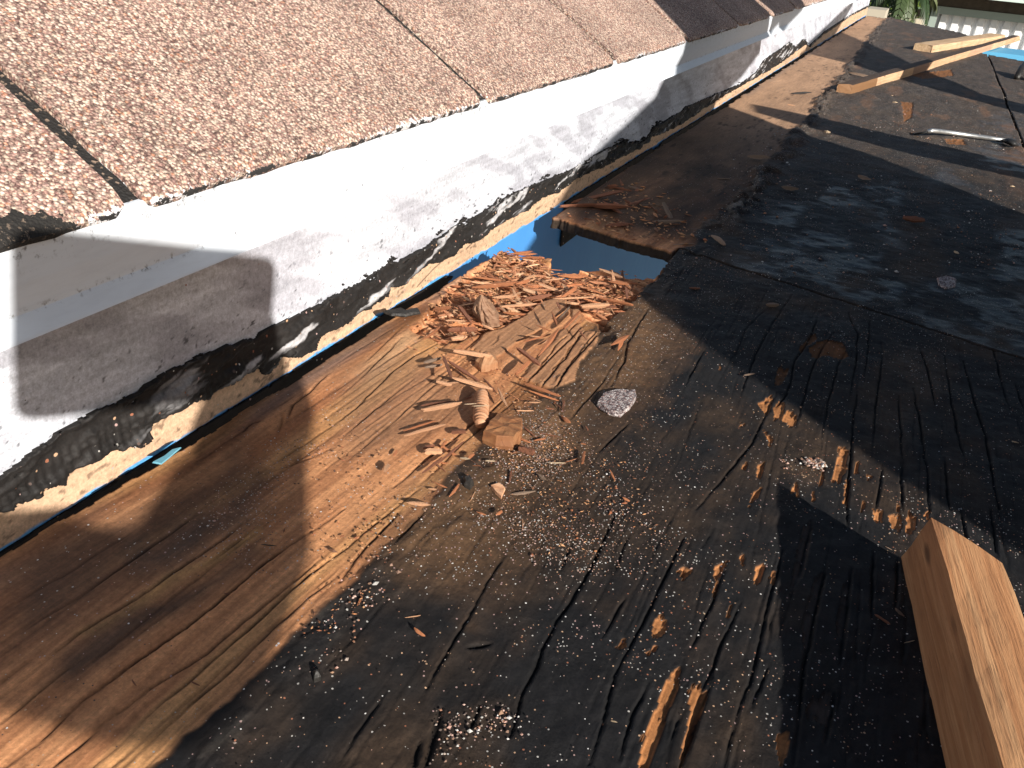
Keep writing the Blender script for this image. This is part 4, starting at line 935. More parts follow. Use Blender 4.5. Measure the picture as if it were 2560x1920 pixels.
scatter(HEAP, 1000, .003, .016, .003, 'litter', 'small splinter litter matted between the larger splinters of the heap', ['mid', 'mid', 'dark', 'light', 'mid'], .8, True)
scatter(LOW, 150, .002, .008, .001, 'litter low', 'fine splinter litter strewn on the planks below the heap', ['mid', 'dark', 'light', 'mid', 'dark'], .3, True)
scatter(HEAP, 120, .010, .026, .006, 'splinters heaped at the rotten hole', LBL, ['mid', 'mid', 'dark', 'light', 'light', 'mid'], .75)
scatter(LOW, 34, .006, .016, .002, 'small chips strewn below the heap', LBL, ['mid', 'dark', 'light', 'mid', 'dark'], .3)
FARH = dxy((850, 0), [(1500, 1200), (1650, 1100), (2000, 1250), (2300, 1400), (2200, 1600), (1700, 1520), (1350, 1380)])
scatter(FARH, 26, .02, .06, .0005, 'shaded splinters beyond the hole', '%s %s splinter %s, shaded, %s', ['grey', 'dark', 'dark'], .5)

# crumbs and granules: too many to count
def crumbs(name, regions, label, mats_cols, seed):
    r = np.random.default_rng(seed); Vs = []; Fs = []; Cs = []; base = 0
    oct_ = np.array([[1, 0, 0], [-1, 0, 0], [0, 1, 0], [0, -1, 0], [0, 0, 1], [0, 0, -1]], float)
    of = np.array([[0, 2, 4], [2, 1, 4], [1, 3, 4], [3, 0, 4], [2, 0, 5], [1, 2, 5], [3, 1, 5], [0, 3, 5]])
    for (P, n, s0, s1, el) in regions:
        P = np.asarray(P); soft = min(1.0, float(min(P.max(0) - P.min(0))) / .09); P = P.mean(0) + (P - P.mean(0)) * 1.25; b0 = P.min(0); b1 = P.max(0); pts = np.zeros((0, 2))
        while len(pts) < n:
            q = r.uniform(b0, b1, (n * 2, 2)); dens = fbm(q[:, 0] * 30, q[:, 1] * 30, seed, 3)
            q = q[inpoly(q[:, 0], q[:, 1], P) & ~inpoly(q[:, 0], q[:, 1], HOLE) & (dens > r.uniform(.3, .62, len(q))) & (segd(q[:, 0], q[:, 1], np.vstack([P, P[:1]]))[0] > .028 * soft * r.random(len(q))) & (q[:, 0] > EDGE_X + .004)]
            pts = np.vstack([pts, q])
        pts = pts[:n]
        s = r.uniform(s0, s1, n) * (1 + (r.random(n) > .96) * .9); a = r.uniform(0, 6.28, n); e = r.uniform(1, el, n)
        v = oct_[None] * r.uniform(.7, 1.25, (n, 6, 1)) * np.stack([s * e, s, s * .75], 1)[:, None]
        ca, sa = np.cos(a)[:, None], np.sin(a)[:, None]
        x = v[..., 0] * ca - v[..., 1] * sa; y = v[..., 0] * sa + v[..., 1] * ca
        v = np.stack([x + pts[:, :1], y + pts[:, 1:], v[..., 2] + DZ + .0012 + s[:, None] * .5], -1)
        Vs.append(v.reshape(-1, 3)); Fs.append((of[None] + (np.arange(n) * 6)[:, None, None] + base).reshape(-1, 3)); base += n * 6
        c = mats_cols[r.integers(0, len(mats_cols), n)] * r.uniform(.7, 1.2, (n, 1)); Cs.append(np.repeat(c, 6, 0))
    m = M(name + '_mat', .7); m.base(m.attr('Col').outputs['Color'])
    me = mesh_from(name, np.vstack(Vs), np.vstack(Fs), m.m, {'Col': np.vstack(Cs)})
    o = link(name, me); o['kind'] = 'stuff'; o['label'] = label; o['category'] = 'debris'
GC = np.array([[.42, .40, .37], [.30, .24, .20], [.42, .25, .20], [.50, .33, .27], [.30, .14, .08], [.16, .12, .10], [.56, .53, .50], [.35, .20, .12], [.10, .07, .06], [.22, .13, .09]])
ALLR = np.array([(-.15, .06), (.17, .06), (.17, .5), (-.02, .66), (-.15, .45)])
G1 = dxy((960, 880), [(900, 950), (1300, 500), (1600, 700), (2100, 1100), (2400, 1700), (1500, 1900), (900, 1400), (600, 1200)], 3.456)
crumbs('roofing_granules', [(ALLR, 2300, .00016, .00036, 1.3), (G1, 2100, .00018, .0004, 1.3), (dxy((850, 1280), [(250, 0), (600, -20), (500, 300), (100, 900), (-100, 1000), (0, 500), (200, 200)]), 130, .0003, .0007, 1.4),
                            (dxy((850, 1280), [(650, 1300), (1150, 1250), (1150, 1460), (850, 1520), (650, 1640), (300, 1640), (500, 1400)]), 120, .0003, .0006, 1.3), (dxy((1700, 640), [(640, 1330), (900, 1330), (930, 1500), (760, 1480)]), 130, .0004, .001, 1.3),
                            (dxy((0, 640), [(1300, 1640), (1700, 1200), (2212, 900), (2400, 1500), (1700, 2000)]), 900, .0002, .0004, 1.2), (dxy((1700, 0), [(600, 900), (2212, 600), (2212, 1600), (400, 1600)]), 1800, .0005, .0011, 1.4)],
       'fine pale and pink roofing granules strewn over the black deck', GC, 31)
WC = np.array([[.40, .17, .07], [.28, .10, .045], [.55, .30, .15], [.16, .07, .035], [.48, .24, .11]])
crumbs('wood_crumbs', [(HEAP, 900, .0004, .0011, 4), (LOW, 420, .0002, .00045, 3), (G1, 420, .0002, .00045, 3), (dxy((0, 640), [(1600, 1640), (1750, 1300), (2400, 1100), (2500, 1700), (1700, 1900)]), 90, .0002, .0006, 3),
                       (FARH, 260, .0005, .0013, 4), (dxy((850, 1280), [(-300, 300), (400, -100), (300, 500), (-200, 900)]), 110, .0002, .0006, 3)], 'crumbled brown wood fibre and dust around the heap', WC, 47)

# ribbed peg ------------------------------------------------
def lathe(prof, k=20, ribs=None):
    V = []; Fs = []
    for i, (x, r_) in enumerate(prof):
        for j in range(k):
            a = 2 * math.pi * j / k; V.append((x, r_ * math.cos(a), r_ * math.sin(a)))
    for i in range(len(prof) - 1):
        for j in range(k):
            a = i * k + j; b = i * k + (j + 1) % k; Fs.append((a, a + k, b + k, b))
    Fs.append(tuple(range(k))); Fs.append(tuple((len(prof) - 1) * k + j for j in range(k))[::-1])
    return V, Fs
a, b = Z3(R5o, [(440, 1295), (425, 1535)], R5q); z = DZ + .006; A = deck(*a, z=z); B = deck(*b, z=z); L = np.linalg.norm(B - A)
rk = px_scale(*b) * 112 / R5q / 2
prof = []
NR_ = 13
for i in range(NR_ * 4 + 1):
    f = i / (NR_ * 4); base = rk * (np.interp(f, [0, .12, .55, .85, 1], [.55, .80, 1.0, .92, .70])); prof.append((f * L, base * (1 + .11 * math.cos(i / 4 * 2 * math.pi))))
V, Fs = lathe(prof); V = [(x, y * (1 + .05 * math.sin(x * 900)), z_) for x, y, z_ in V]
dd = (B - A) / L; pr = np.array([-dd[1], dd[0], 0])
peg = link('ribbed_peg', pydata('ribbed_peg', V, Fs, mat_wood('peg_wood', (.50, .24, .12), (.66, .40, .25), (.28, .11, .05), sc_=(900, 60, 60)), True))
peg.matrix_world = Matrix([[dd[0], pr[0], 0, A[0]], [dd[1], pr[1], 0, A[1]], [dd[2], pr[2], 1, A[2]], [0, 0, 0, 1]])
tag(peg, 'tapered ribbed wooden plug lying on the planks with two cream slivers across it', 'wooden plug')

# irregular chunks: noise-shaped convex lumps from polygons
def chunk(name, poly_px, o, q, h, mat, top_in=.85, seed=0, zoff=.0005, peak=None, dome=.0):
    P = [deck(*p)[:2] for p in Z3(o, poly_px, q)]; P = np.array(P)
    if np.sum(P[:, 0] * np.roll(P[:, 1], -1) - np.roll(P[:, 0], -1) * P[:, 1]) < 0: P = P[::-1]
    # densify
    D2 = []
    for i in range(len(P)):
        a_, b_ = P[i], P[(i + 1) % len(P)]; m = max(2, int(np.linalg.norm(b_ - a_) / .003))
        for t in range(m): D2.append(a_ + (b_ - a_) * t / m)
    P = np.array(D2); c = P.mean(0); n = len(P); r = random.Random(seed); V = []; Fs = []
    rings = [(1.0, 0), (1.03, .33), (.99, .66), (top_in + .04, .95), (top_in, 1.0), (top_in * .6, 1.0 + dome * .6), (top_in * .25, 1 + dome)]
    for (s, t) in rings:
        for i in range(n):
            v = c + (P[i] - c) * (s + r.uniform(-.03, .03) * (s > .7)); zz = h * t * (1 + (float(vn(v[0] * 400, v[1] * 400, seed)) - .5) * (.16 if t > 0 else 0))
            V.append((v[0] - c[0], v[1] - c[1], zz))
    for k in range(len(rings) - 1):
        for i in range(n):
            a_ = k * n + i; b_ = k * n + (i + 1) % n; Fs.append((a_, b_, b_ + n, a_ + n))
    pk = peak if peak is not None else h * (1 + dome)
    V.append((0, 0, pk)); L_ = len(V) - 1
    for i in range(n): Fs.append(((len(rings) - 1) * n + i, (len(rings) - 1) * n + (i + 1) % n, L_))
    V.append((0, 0, 0))
    for i in range(n): Fs.append((i, L_ + 1, (i + 1) % n))
    ob = link(name, pydata(name, V, Fs, mat)); ob.location = (c[0], c[1], DZ + zoff)
    return ob
t = chunk('broken_wood_block', [(850, 800), (900, 720), (975, 640), (1080, 665), (1190, 690), (1180, 800), (1110, 860), (960, 850)], (960, 880), 3.456, .0085, mat_wood('block_wood', (.30, .12, .045), (.40, .19, .08), (.13, .06, .035), sc_=(60, 500, 60)), .93, 4)
tag(t, 'biggest broken brown wood block, lying below the ribbed plug', 'wood block')
t = chunk('ribbed_half_chunk', [(385, 1120), (400, 1080), (450, 1060), (530, 1080), (552, 1130), (500, 1150), (430, 1160)], R5o, R5q, .007, mat_wood('half_chunk_wood', (.42, .19, .085), (.60, .34, .18), (.18, .07, .03), sc_=(700, 80, 80)), .6, 5, .001, dome=.3)
tag(t, 'half-round ribbed wood chunk in the middle of the heap', 'wood chunk')
t = chunk('wood_flake', [(920, 1190), (990, 1170), (1045, 1210), (1010, 1290), (960, 1240)], (960, 880), 3.456, .0022, TONES['light'], .95, 6, .0008)
tag(t, 'flat tan flake with ragged edges on the dark dust below the heap', 'wood flake')
t = chunk('tar_lump', [(680, 1150), (740, 1130), (775, 1180), (740, 1220), (690, 1200)], (960, 880), 3.456, .005, TONES['tar'], .7, 7, .0005, dome=.2)
tag(t, 'black tar lump among wood crumbs below the heap', 'tar lump')
t = chunk('tar_lump', [(2010, 1060), (2060, 1050), (2065, 1090), (2020, 1105)], (0, 1280), Q, .003, TONES['tar'], .7, 8, .0005, dome=.3)
tag(t, 'shiny black tar bead near the bare strip at the lower left', 'tar lump')
t = chunk('tar_flake', [(280, 540), (390, 520), (430, 540), (500, 520), (515, 545), (420, 565), (330, 560)], (850, 580), Q, .0022, TONES['tar'], .9, 9, .002)
tag(t, 'thin black tar flake curling off the deck edge beside the gap', 'tar flake')
t = chunk('paint_chip', [(985, 1340), (1060, 1300), (1110, 1260), (1165, 1245), (1090, 1310), (1040, 1350)], (0, 640), Q, .0008, M('pale_blue_paint', .5, (.16, .40, .50)).m, .95, 10, .0008)
tag(t, 'small pale blue paint chip on the deck edge by the gap', 'paint chip')
# conical knot
cn = mat_wood('knot_wood', (.22, .12, .07), (.34, .21, .13), (.09, .045, .03), sc_=(60, 60, 500))
base = [deck(*p, z=DZ + .002) for p in Z3(R5o, [(400, 760), (395, 700), (430, 640), (500, 660), (560, 740), (575, 800), (510, 815), (440, 800)], R5q)]
apex = deck(*Z3(R5o, [(432, 560)], R5q)[0], z=DZ + .024)
c0 = np.mean(base, 0); V = []; Fs = []; nb = 24
bl = []
for i in range(nb):
    f = i / nb * len(base); k0 = int(f); t_ = f - k0; bl.append(np.array(base[k0 % len(base)]) * (1 - t_) + np.array(base[(k0 + 1) % len(base)]) * t_)
rr = random.Random(3)
for ring in range(9):
    f = ring / 8
    for i in range(nb):
        v = bl[i] * (1 - f) + apex * f; bulge = math.sin(f * math.pi) * .0035
        dirv = bl[i] - c0; dirv = dirv / (np.linalg.norm(dirv) + 1e-9)
        v = v + dirv * bulge * (1 + rr.uniform(-.35, .35)) + dirv * (.0007 * math.sin(i * 2.1)) * (1 - f)
        V.append(v - c0)
for k in range(8):
    for i in range(nb):
        a_ = k * nb + i; b_ = k * nb + (i + 1) % nb; Fs.append((a_, b_, b_ + nb, a_ + nb))
Fs.append(tuple(range(nb))[::-1])
kn = link('conical_knot', pydata('conical_knot', V, Fs, cn)); kn.location = c0
tag(kn, 'dark cone-shaped wood knot standing out of the left of the heap', 'wood knot')

# granule covered flakes (shingle fragments)
mg = M('shingle_fragment', .85); p = mg.pos(); v = mg.vor(p, 900); s_ = mg.new('ShaderNodeSeparateColor'); mg.lk(v.outputs['Color'], s_.inputs[0])
mg.base(mg.ramp(s_.outputs[0], [(0, (.10, .07, .07)), (.3, (.28, .235, .23)), (.6, (.48, .43, .41)), (.85, (.30, .2, .18))], 'CONSTANT')); mg.bump(mg.math('MULTIPLY', v.outputs['Distance'], -1), .001, .8)
t = chunk('shingle_fragment', [(1650, 1130), (1690, 1070), (1770, 1045), (1890, 1050), (1900, 1090), (1860, 1150), (1800, 1200), (1720, 1180)], (850, 580), Q, .0035, mg.m, .96, 12)
tag(t, 'grey-pink granule-covered shingle fragment on the brown dust right of the heap', 'shingle fragment')
t = chunk('shingle_fragment', [(1645, 160), (1700, 148), (1770, 165), (1765, 215), (1700, 228), (1655, 200)], (1700, 640), Q, .003, mg.m, .9, 13)
tag(t, 'grey round fragment alone in the shade near the right edge', 'shingle fragment')

# pry bar ---------------------------------------------------
steel = M('bare_steel', .32, (.62, .62, .60)); steel.b.inputs['Metallic'].default_value = .85; p = steel.pos(); steel.rough(steel.mr(steel.noise(p, 90, 4), .3, .7, .28, .5))
dst = M('dark_steel', .55, (.02, .02, .02)).m
def tube(pts, rad, mat, name, parent=None, k=10, flat=1.0):
    V = []; Fs = []; pts = [np.array(q) for q in pts]
    for i, q in enumerate(pts):
        d_ = pts[min(i + 1, len(pts) - 1)] - pts[max(i - 1, 0)]; d_ = d_ / np.linalg.norm(d_); s_ = np.cross(d_, [0, 0, 1]); s_ /= np.linalg.norm(s_); u_ = np.cross(s_, d_)
        rr_ = rad[i] if hasattr(rad, '__len__') else rad
        for j in range(k):
            a_ = 2 * math.pi * j / k; V.append(q + s_ * rr_ * math.cos(a_) + u_ * rr_ * math.sin(a_) * flat)
    for i in range(len(pts) - 1):
        for j in range(k):
            a_ = i * k + j; b_ = i * k + (j + 1) % k; Fs.append((a_, b_, b_ + k, a_ + k))
    Fs.append(tuple(range(k))[::-1]); Fs.append(tuple((len(pts) - 1) * k + j for j in range(k)))
    return link(name, pydata(name, V, Fs, mat, True), parent)
def crow(pts, z): return [np.array([*deck(*p, z=DZ + zz)[:2], DZ + zz]) for p, zz in zip(Z3((1700, 0), pts), z)]
cb = empty('pry_bar'); tag(cb, 'steel pry bar with bent tip and dark claw lying on the far black deck', 'pry bar')
tube(crow([(1590, 846), (1620, 840), (1680, 846), (1800, 862), (1900, 876), (2000, 890), (2090, 905)], [.011, .013, .009, .006, .006, .006, .006]), [.0030, .0034, .0034, .0034, .0034, .0034, .0036], steel.m, 'shaft', cb)
tube(crow([(1512, 862), (1545, 856), (1590, 848)], [.003, .007, .011]), [.0028, .0030, .0030], dst, 'bent_tip', cb, flat=.5)
tube(crow([(2085, 904), (2115, 908), (2145, 920), (2165, 935)], [.006, .008, .009, .004]), [.004, .0075, .008, .003], dst, 'claw', cb, flat=.6)
# curled strip of black roofing felt, far right edge
tube([np.array([*deck(*p, z=DZ + .01)[:2], DZ + zz]) for p, zz in zip(Z3((1700, 0), [(2170, 490), (2180, 470), (2200, 462), (2230, 470), (2250, 500)]), (.006, .02, .03, .022, .006))], .007, TONES['tar'], 'felt_roll')
tag(bpy.data.objects['felt_roll'], 'curled black scrap of roofing felt at the far right edge of the deck', 'roofing felt')

# ------------------------------------------------------------------ things out of frame that shade the deck
def tr(P, X): P = np.asarray(P); t = (X - P[0]) / SUN[0]; return (P + t * SUN)[1:]
ply = mat_wood('scrap_plywood', (.34, .2, .1), (.44, .28, .15), (.18, .09, .05), 'geo', (40, 8, 40))  # only for the added, unseen shadow panels
def panel(name, yz, x, th, label, cat):
    n = len(yz); V = [(x, y, z_) for y, z_ in yz] + [(x + th, y, z_) for y, z_ in yz]
    Fs = [tuple(range(n)), tuple(range(n, 2 * n))[::-1]] + [(i, i + n, (i + 1) % n + n, (i + 1) % n) for i in range(n)]
    o = link(name, pydata(name, V, Fs, ply)); tag(o, label, cat); return o
FL = DZ + .001  # panels below are unseen, added and cut to the shadow outlines they cast
panel('scrap_plywood', [(.037, FL), (.041, .059), (.047, .10), (.055, .147), (.07, .185), (.152, .221), (.226, .257), (.40, .282), (.474, .293), (.543, .337), (.549, .36), (.534, .424), (.50, 1.1), (1.07, 1.1), (1.13, .393), (1.165, .35), (1.20, .29), (1.05, .26), (.86, .24), (.838, .20), (.815, .16), (.815, .10), (.78, .05), (.75, 0), (.73, FL)],
      .60, .012, 'unseen panel added at the right of the deck to cast the wide shadow', 'shadow caster')
panel('scrap_plywood', [(1.03, FL), (.95, 0), (.90, .07), (.872, .14), (.868, .205), (.93, .215), (.98, .14), (1.03, .05), (1.10, FL)], .615, .010, 'low pointed unseen panel added to cast the second shadow band', 'shadow caster')
panel('scrap_plywood', [(1.29, .335), (1.346, .313), (1.599, .347), (1.72, .50), (1.6, 1.1), (1.10, 1.1), (1.165, .40), (1.205, .355), (1.20, .318)], .60, .012, 'unseen upper panel added behind the nearer one to cast shadow', 'shadow caster')
panel('leaning_post', [(1.55, FL), (1.60, -.03), (1.68, .06), (1.82, .165), (1.855, .23), (2.3, .245), (3.0, .30), (3.08, .318), (2.4, .262), (1.97, .25), (1.91, .165), (1.76, .09), (1.73, -.03), (1.70, FL)], .60, .03, 'unseen panel with a long thin arm, added to cast a narrow shadow band', 'narrow shadow caster')  # added shadow caster, no real post

# phone and hand of the photographer (their shadow falls on the fascia and the planks)
Rm = Matrix([[*R[0]], [*R[1]], [*R[2]]])
def camspace(o): o.matrix_world = Matrix.Translation(Vector(SUN) * .13) @ Rm.to_4x4()
ph = empty('phone'); camspace(ph); tag(ph, 'black smartphone held sideways above the deck', 'phone')
pm = M('phone_black', .3, (.02, .02, .022)).m
def rounded(x0, y0, x1, y1, z0, z1, r, mat, name):
    V = []; n = 6
    cs = [(x1 - r, y1 - r, 0), (x0 + r, y1 - r, 90), (x0 + r, y0 + r, 180), (x1 - r, y0 + r, 270)]
    ring = []
    for cx_, cy_, a0 in cs:
        for k in range(n + 1): a_ = math.radians(a0 + 90 * k / n); ring.append((cx_ + r * math.cos(a_), cy_ + r * math.sin(a_)))
    m = len(ring); V = [(x, y, z0) for x, y in ring] + [(x, y, z1) for x, y in ring]
    Fs = [tuple(range(m))[::-1], tuple(range(m, 2 * m))] + [(i, (i + 1) % m, (i + 1) % m + m, i + m) for i in range(m)]
    return pydata(name, V, Fs, mat)
link('case', rounded(-.0045, -.0435, .135, .033, .003, .011, .008, pm, 'case'), ph)
link('screen', rounded(.001, -.034, .129, .029, .0112, .0118, .004, M('phone_glass', .1, (.05, .06, .08)).m, 'screen'), ph)

skin = M('skin', .55, (.50, .27, .18)).m
def skinned(name, verts, edges, radii, mat, root=0):
    me = bpy.data.meshes.new(name); me.from_pydata(verts, edges, []); me.materials.append(mat)
    o = link(name, me); md_ = o.modifiers.new('skin', 'SKIN'); md_.use_smooth_shade = True
    for i, r_ in enumerate(radii): me.skin_vertices[0].data[i].radius = (r_, r_)
    me.skin_vertices[0].data[root].use_root = True
    s_ = o.modifiers.new('sub', 'SUBSURF'); s_.levels = 2; s_.render_levels = 2
    return o
# person: forearm, palm, four fingers and thumb around the lower right of the phone
V = [(.100, -.097, .030), (.096, -.126, .075), (.060, -.114, .150), (-.010, -.122, .280), (-.06, -.135, .42)]
Ed = [(0, 1), (1, 2), (2, 3), (3, 4)]; Rd = [.031, .027, .026, .034, .042]
V += [(.118, -.068, .018)]; Ed += [(0, 5)]; Rd += [.021]
for k, (x, y) in enumerate(((.100, -.052), (.112, -.050), (.124, -.052), (.135, -.060))):
    i = len(V); lg = (.9, 1.0, .95, .75)[k]
    V += [(x, y, .010), (x + .004, y + .020 * lg, -.006), (x + .002, y + .042 * lg, -.009), (x, y + .058 * lg, -.006)]
    Ed += [(5, i), (i, i + 1), (i + 1, i + 2), (i + 2, i + 3)]; Rd += [.0105, .0090, .0080, .0068]
i = len(V); V += [(.118, -.074, .040), (.120, -.045, .034), (.118, -.018, .022)]; Ed += [(0, i), (i, i + 1), (i + 1, i + 2)]; Rd += [.015, .0115, .009]
person = empty('person'); camspace(person); tag(person, 'hand and forearm in a grey sleeve holding the phone above the deck', 'person')
h_ = skinned('hand', V, Ed, Rd, skin); h_.parent = person
slv = M('grey_sleeve', .9, (.16, .17, .19)).m
s_ = skinned('sleeve', [(.052, -.115, .165), (.020, -.119, .222), (-.012, -.123, .285), (-.06, -.135, .42), (-.10, -.14, .55)], [(0, 1), (1, 2), (2, 3), (3, 4)], [.032, .036, .042, .050, .055], slv); s_.parent = person

# ------------------------------------------------------------------ BACKGROUND ACROSS THE YARD
GZ = -2.85
def aty(x, y, Y): r = ray(x, y); return r * Y / r[1]
mgd = M('yard_ground', .9); p = mgd.pos(); mgd.base(mgd.ramp(mgd.noise(p, 1.2, 6), [(.35, (.20, .18, .15)), (.65, (.32, .29, .25))]))
gr = link('ground', boxm('ground', (-150, -60, GZ - .5), (150, 240, GZ), mgd.m)); gr['kind'] = 'structure'

GY = 18.0
house = empty('garage_building', (0, GY, GZ)); tag(house, 'brown stucco building with a white ribbed garage door across the yard', 'building')
def hc(name, me, **k):
    o = link(name, me, house, **k); o.matrix_parent_inverse = Matrix.Translation(-Vector(house.location)); return o
mst = M('brown_stucco', .9); p = mst.pos(); mst.base(mst.ramp(mst.noise(p, 9, 6), [(.35, (.075, .062, .048)), (.65, (.11, .092, .072))])); mst.bump(mst.noise(p, 60, 5), .01, .6)
mtr = M('pale_green_trim', .6, (.30, .36, .32)).m; mdoor = M('garage_door_white', .45, (.78, .79, .80)).m
JL = aty(2322, 62, GY)[0]; TOP = aty(2350, 20, GY)[2]
DW = 4.9
hc('wall', boxm('wall', (-4.5, GY, GZ), (JL - .0, GY + .2, .35), mst.m)); hc('wall', boxm('wall', (JL + DW, GY, GZ), (12, GY + .2, .35), mst.m)); hc('wall', boxm('wall', (JL, GY, TOP + .0), (JL + DW, GY + .2, .35), mst.m))
hc('door_frame', boxm('door_frame', (JL - .02, GY - .04, GZ), (JL + .10, GY - .003, TOP + .03), mtr)); hc('door_frame', boxm('door_frame', (JL + .103, GY - .04, TOP - .09), (JL + DW - .103, GY - .003, TOP + .03), mtr)); hc('door_frame', boxm('door_frame', (JL + DW - .1, GY - .04, GZ), (JL + DW + .02, GY - .003, TOP + .03), mtr))
# ribbed door: each rib a part
pitch = .205; n = int((DW - .2) / pitch)
rib = None
for i in range(n):
    x0 = JL + .105 + i * pitch
    prof = [(0, .10), (.035, .10), (.055, .045), (.150, .045), (.170, .10), (pitch - .002, .10)]
    if rib is None:
        V = []; Fs = []
        for (x, y) in prof: V += [(x, y, 0), (x, y, TOP - .093 - GZ)]
        for j in range(len(prof) - 1): Fs.append((2 * j, 2 * j + 2, 2 * j + 3, 2 * j + 1))
        rib = pydata('door_panel', V, Fs, mdoor)
    o = link('door_panel', rib, house); o.location = (x0, 0.02, .0)
# roof overhang with pale fascia
EY = GY - .50; ez = aty(2535, 4, EY)[2]
hc('eave_fascia', boxm('eave_fascia', (-5, EY - .03, ez - .01), (12.5, EY, ez + .17), M('pale_green_fascia', .6, (.55, .66, .60)).m))
hc('soffit', boxm('soffit', (-5, EY + .003, ez + .03), (12.5, GY + .8, ez + .05), mst.m))
V = [(-5, EY - .05, ez + .18), (12.5, EY - .05, ez + .18), (12.5, EY + 4, ez + 1.9), (-5, EY + 4, ez + 1.9), (-5, EY + 8, ez + .18), (12.5, EY + 8, ez + .18)]
hc('roof', pydata('roof', V, [(0, 1, 2, 3), (3, 2, 5, 4), (0, 3, 4), (1, 5, 2)], mst.m))

# low cream garden wall (stepped)
mcw = M('cream_wall', .85); p = mcw.pos(); mcw.base(mcw.ramp(mcw.noise(p, 5, 5), [(.3, (.52, .45, .33)), (.7, (.62, .55, .42))]))
WY_ = 12.0
gw = empty('garden_wall', (0, WY_, GZ)); tag(gw, 'low cream painted stepped garden wall behind the palm', 'wall')
def gwc(name, x0, x1, ztop, Y0=WY_):
    o = link(name, boxm(name, (x0, Y0, GZ), (x1, Y0 + .2, ztop), mcw.m), gw); o.matrix_parent_inverse = Matrix.Translation(-Vector(gw.location))
xa = aty(2203, 28, WY_); xb = aty(2240, 33, WY_); xc = aty(2270, 41, WY_); xd = aty(2320, 48, WY_)
gwc('wall_section', xa[0] - 2.5, xb[0] - .002, xa[2]); gwc('wall_section', xb[0], xc[0] - .002, xb[2] - .02, WY_ + .003); gwc('wall_section', xc[0], xd[0], xc[2] - .02)
pk = link('pale_lean_to', boxm('pale_lean_to', (aty(2165, 30, 8)[0], 8, GZ), (aty(2212, 40, 8)[0], 8.4, aty(2178, 22, 8)[2]), M('pale_stucco', .8, (.45, .40, .31)).m)); tag(pk, 'small pale block wall just beyond the end of the fascia', 'wall')

# palm with drooping fronds
leafm = M('palm_leaf', .5); oi = leafm.new('ShaderNodeObjectInfo').outputs['Random']; leafm.base(leafm.ramp(oi, [(0, (.02, .04, .012)), (.5, (.045, .07, .022)), (1, (.09, .105, .04))]))
barkm = M('palm_bark', .9, (.12, .09, .06)).m
palm = empty('palm_tree', (0, 10, GZ)); tag(palm, 'palm with drooping grey-green fronds in front of the cream wall', 'palm tree')
pt = aty(2262, -38, 10.5)
def frond(c, az, ln, droop, seed):
    r = random.Random(seed); V = []; Fs = []
    pts = []
    for i in range(15):
        f = i / 14; d_ = ln * f; pts.append(np.array([math.cos(az) * d_ * (1 - .25 * f * f), math.sin(az) * d_ * (1 - .25 * f * f), .35 * ln * f - droop * f * f * ln]))
    for i in range(1, 15):
        q = pts[i]; d_ = pts[i] - pts[i - 1]; d_ /= np.linalg.norm(d_)
        sd_ = np.cross(d_, [0, 0, 1]); sd_ /= max(1e-6, np.linalg.norm(sd_))
        for s in (-1, 1):
            for e in (0, .5):
                l = ln * .34 * math.sin(math.pi * (.12 + .8 * i / 15)) * r.uniform(.8, 1.1)
                tip = q + sd_ * s * l * .6 + d_ * l * .5 + np.array([0, 0, -l * .55]); b0 = q - d_ * e * ln / 15; w = d_ * .018
                m_ = (b0 + tip) / 2 + np.array([0, 0, .04]); k = len(V); V += [b0 - w, b0 + w, m_ + w * 1.1, tip, m_ - w * 1.1]; Fs += [(k, k + 1, k + 2, k + 4), (k + 4, k + 2, k + 3)]
    k = len(V)
    for q in pts: V += [q + [0, 0, .012], q - [0, 0, .012]]
    for i in range(14): Fs.append((k + 2 * i, k + 2 * i + 1, k + 2 * i + 3, k + 2 * i + 2))
    me = pydata('frond', V, Fs, leafm.m); o = link('frond', me, palm); o.matrix_parent_inverse = Matrix.Translation(-Vector(palm.location)); o.location = c
for k in range(22): frond(tuple(pt), k * 2.399, .36 + .07 * (k % 3), .75 + .35 * (k % 4), 50 + k)
V, Fs = [], []
for i in range(14):
    f = i / 13; zz = GZ + (pt[2] + .05 - GZ) * f; rr_ = .06 - .02 * f + (.02 if i % 2 else 0)
    for j in range(10): V.append((pt[0] + rr_ * math.cos(j * .6283), pt[1] + rr_ * math.sin(j * .6283), zz))
for i in range(13):
    for j in range(10): a_ = i * 10 + j; b_ = i * 10 + (j + 1) % 10; Fs.append((a_, b_, b_ + 10, a_ + 10))
o = link('trunk', pydata('trunk', V, Fs, barkm), palm); o.matrix_parent_inverse = Matrix.Translation(-Vector(palm.location))
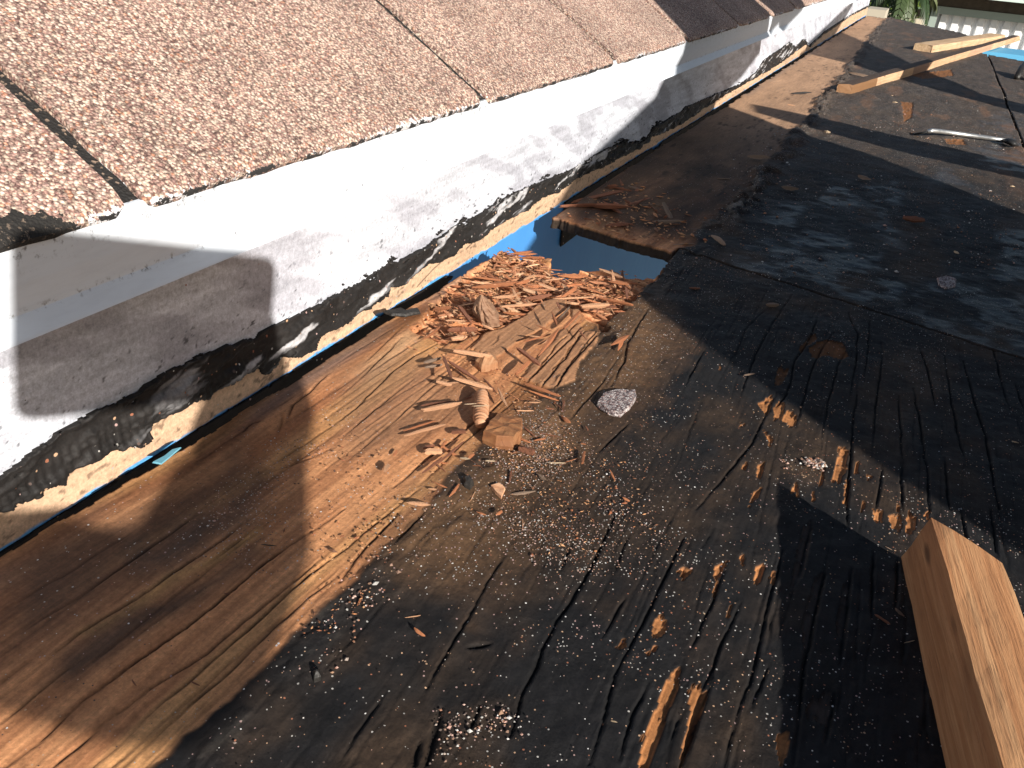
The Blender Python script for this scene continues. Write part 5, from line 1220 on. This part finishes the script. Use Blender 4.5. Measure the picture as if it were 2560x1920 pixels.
# bright bush
def bush(c, rad, n, name, label, seed, col):
    r = np.random.default_rng(seed); bm_ = M(name + '_leaf', .5); bm_.base(bm_.ramp(bm_.noise(bm_.pos(), 7, 3), [(.35, tuple(np.array(col) * .5)), (.65, col)]))
    d_ = r.normal(size=(n, 3)); d_ /= np.linalg.norm(d_, axis=1)[:, None]; q = d_ * (r.random((n, 1)) ** .4) * rad * (.75 + .4 * vn(d_[:, 0] * 3 + 5, d_[:, 1] * 3 + d_[:, 2] * 2, seed))[:, None]
    a_ = r.normal(size=(n, 3)); a_ /= np.linalg.norm(a_, axis=1)[:, None]; b_ = np.cross(a_, r.normal(size=(n, 3))); b_ /= np.linalg.norm(b_, axis=1)[:, None]; s = .05
    V = np.stack([q - a_ * s, q - b_ * s * .4, q + a_ * s, q + b_ * s * .4], 1).reshape(-1, 3); Fs = np.arange(n * 4).reshape(-1, 4)
    root = empty(name, (c[0], c[1], GZ)); tag(root, label, 'bush')
    o = link('crown', mesh_from('crown', V, Fs, bm_.m), root); o.location = (0, 0, c[2] - GZ)
    o = link('trunk', boxm('trunk', (-.06, -.06, 0), (.06, .06, c[2] - GZ), barkm), root)
bush(aty(2205, -2, 14), (.55), 2600, 'garden_bush', 'bright green garden bush just right of the fascia end', 9, (.16, .24, .03))
bush(aty(2165, -40, 15), (.9), 3000, 'garden_bush', 'dark green shrub behind the end of the eave', 12, (.05, .10, .03))

# light blue beam at the broken back edge of the roof
mbb = M('blue_beam', .5, (.12, .42, .66)).m
e0 = deck(*Z3((1700, 0), [(1900, 330)])[0], z=DZ - .004); e1 = deck(*Z3((1700, 0), [(2212, 395)])[0], z=DZ - .004)
bl = link('blue_beam', boxm('blue_beam', (.12, float(e0[1]) + .06, DZ - .16), (1.6, float(e0[1]) + .30, DZ - .004), mbb)); tag(bl, 'light blue painted beam showing past the broken far edge of the deck', 'beam')
for nm in ('splinters heaped at the rotten hole', 'small chips strewn below the heap', 'loose splinters', 'shaded splinters beyond the hole', 'wood splinters from the rotten deck'):
    for o in bpy.data.objects:
        if o.get('group') == nm: o['group'] = 'wood splinters on the roof deck'
for o in bpy.data.objects:
    if o.get('group') is None and o.get('category') is None and o.parent is None and o.type == 'MESH' and o.get('kind') is None: o['kind'] = 'structure'

# splinters that read alike are told apart by their order in the view
from collections import defaultdict
dd_ = defaultdict(list)
for o in bpy.data.objects:
    if o.get('category') == 'wood splinter': dd_[o['label']].append(o)
ORD = ['leftmost', 'second from left', 'third from left', 'fourth from left', 'fifth from left', 'sixth from left']
for lab, L in dd_.items():
    if len(L) < 2: continue
    L.sort(key=lambda o: float((R.T @ np.array(o.matrix_world.translation))[0] / -(R.T @ np.array(o.matrix_world.translation))[2]))
    for k, o in enumerate(L):
        w_ = 'rightmost' if k == len(L) - 1 else ORD[min(k, 5)]
        t_ = lab.replace(' lying', '').replace(', shaded,', ' shaded')
        o['label'] = w_ + ' ' + t_
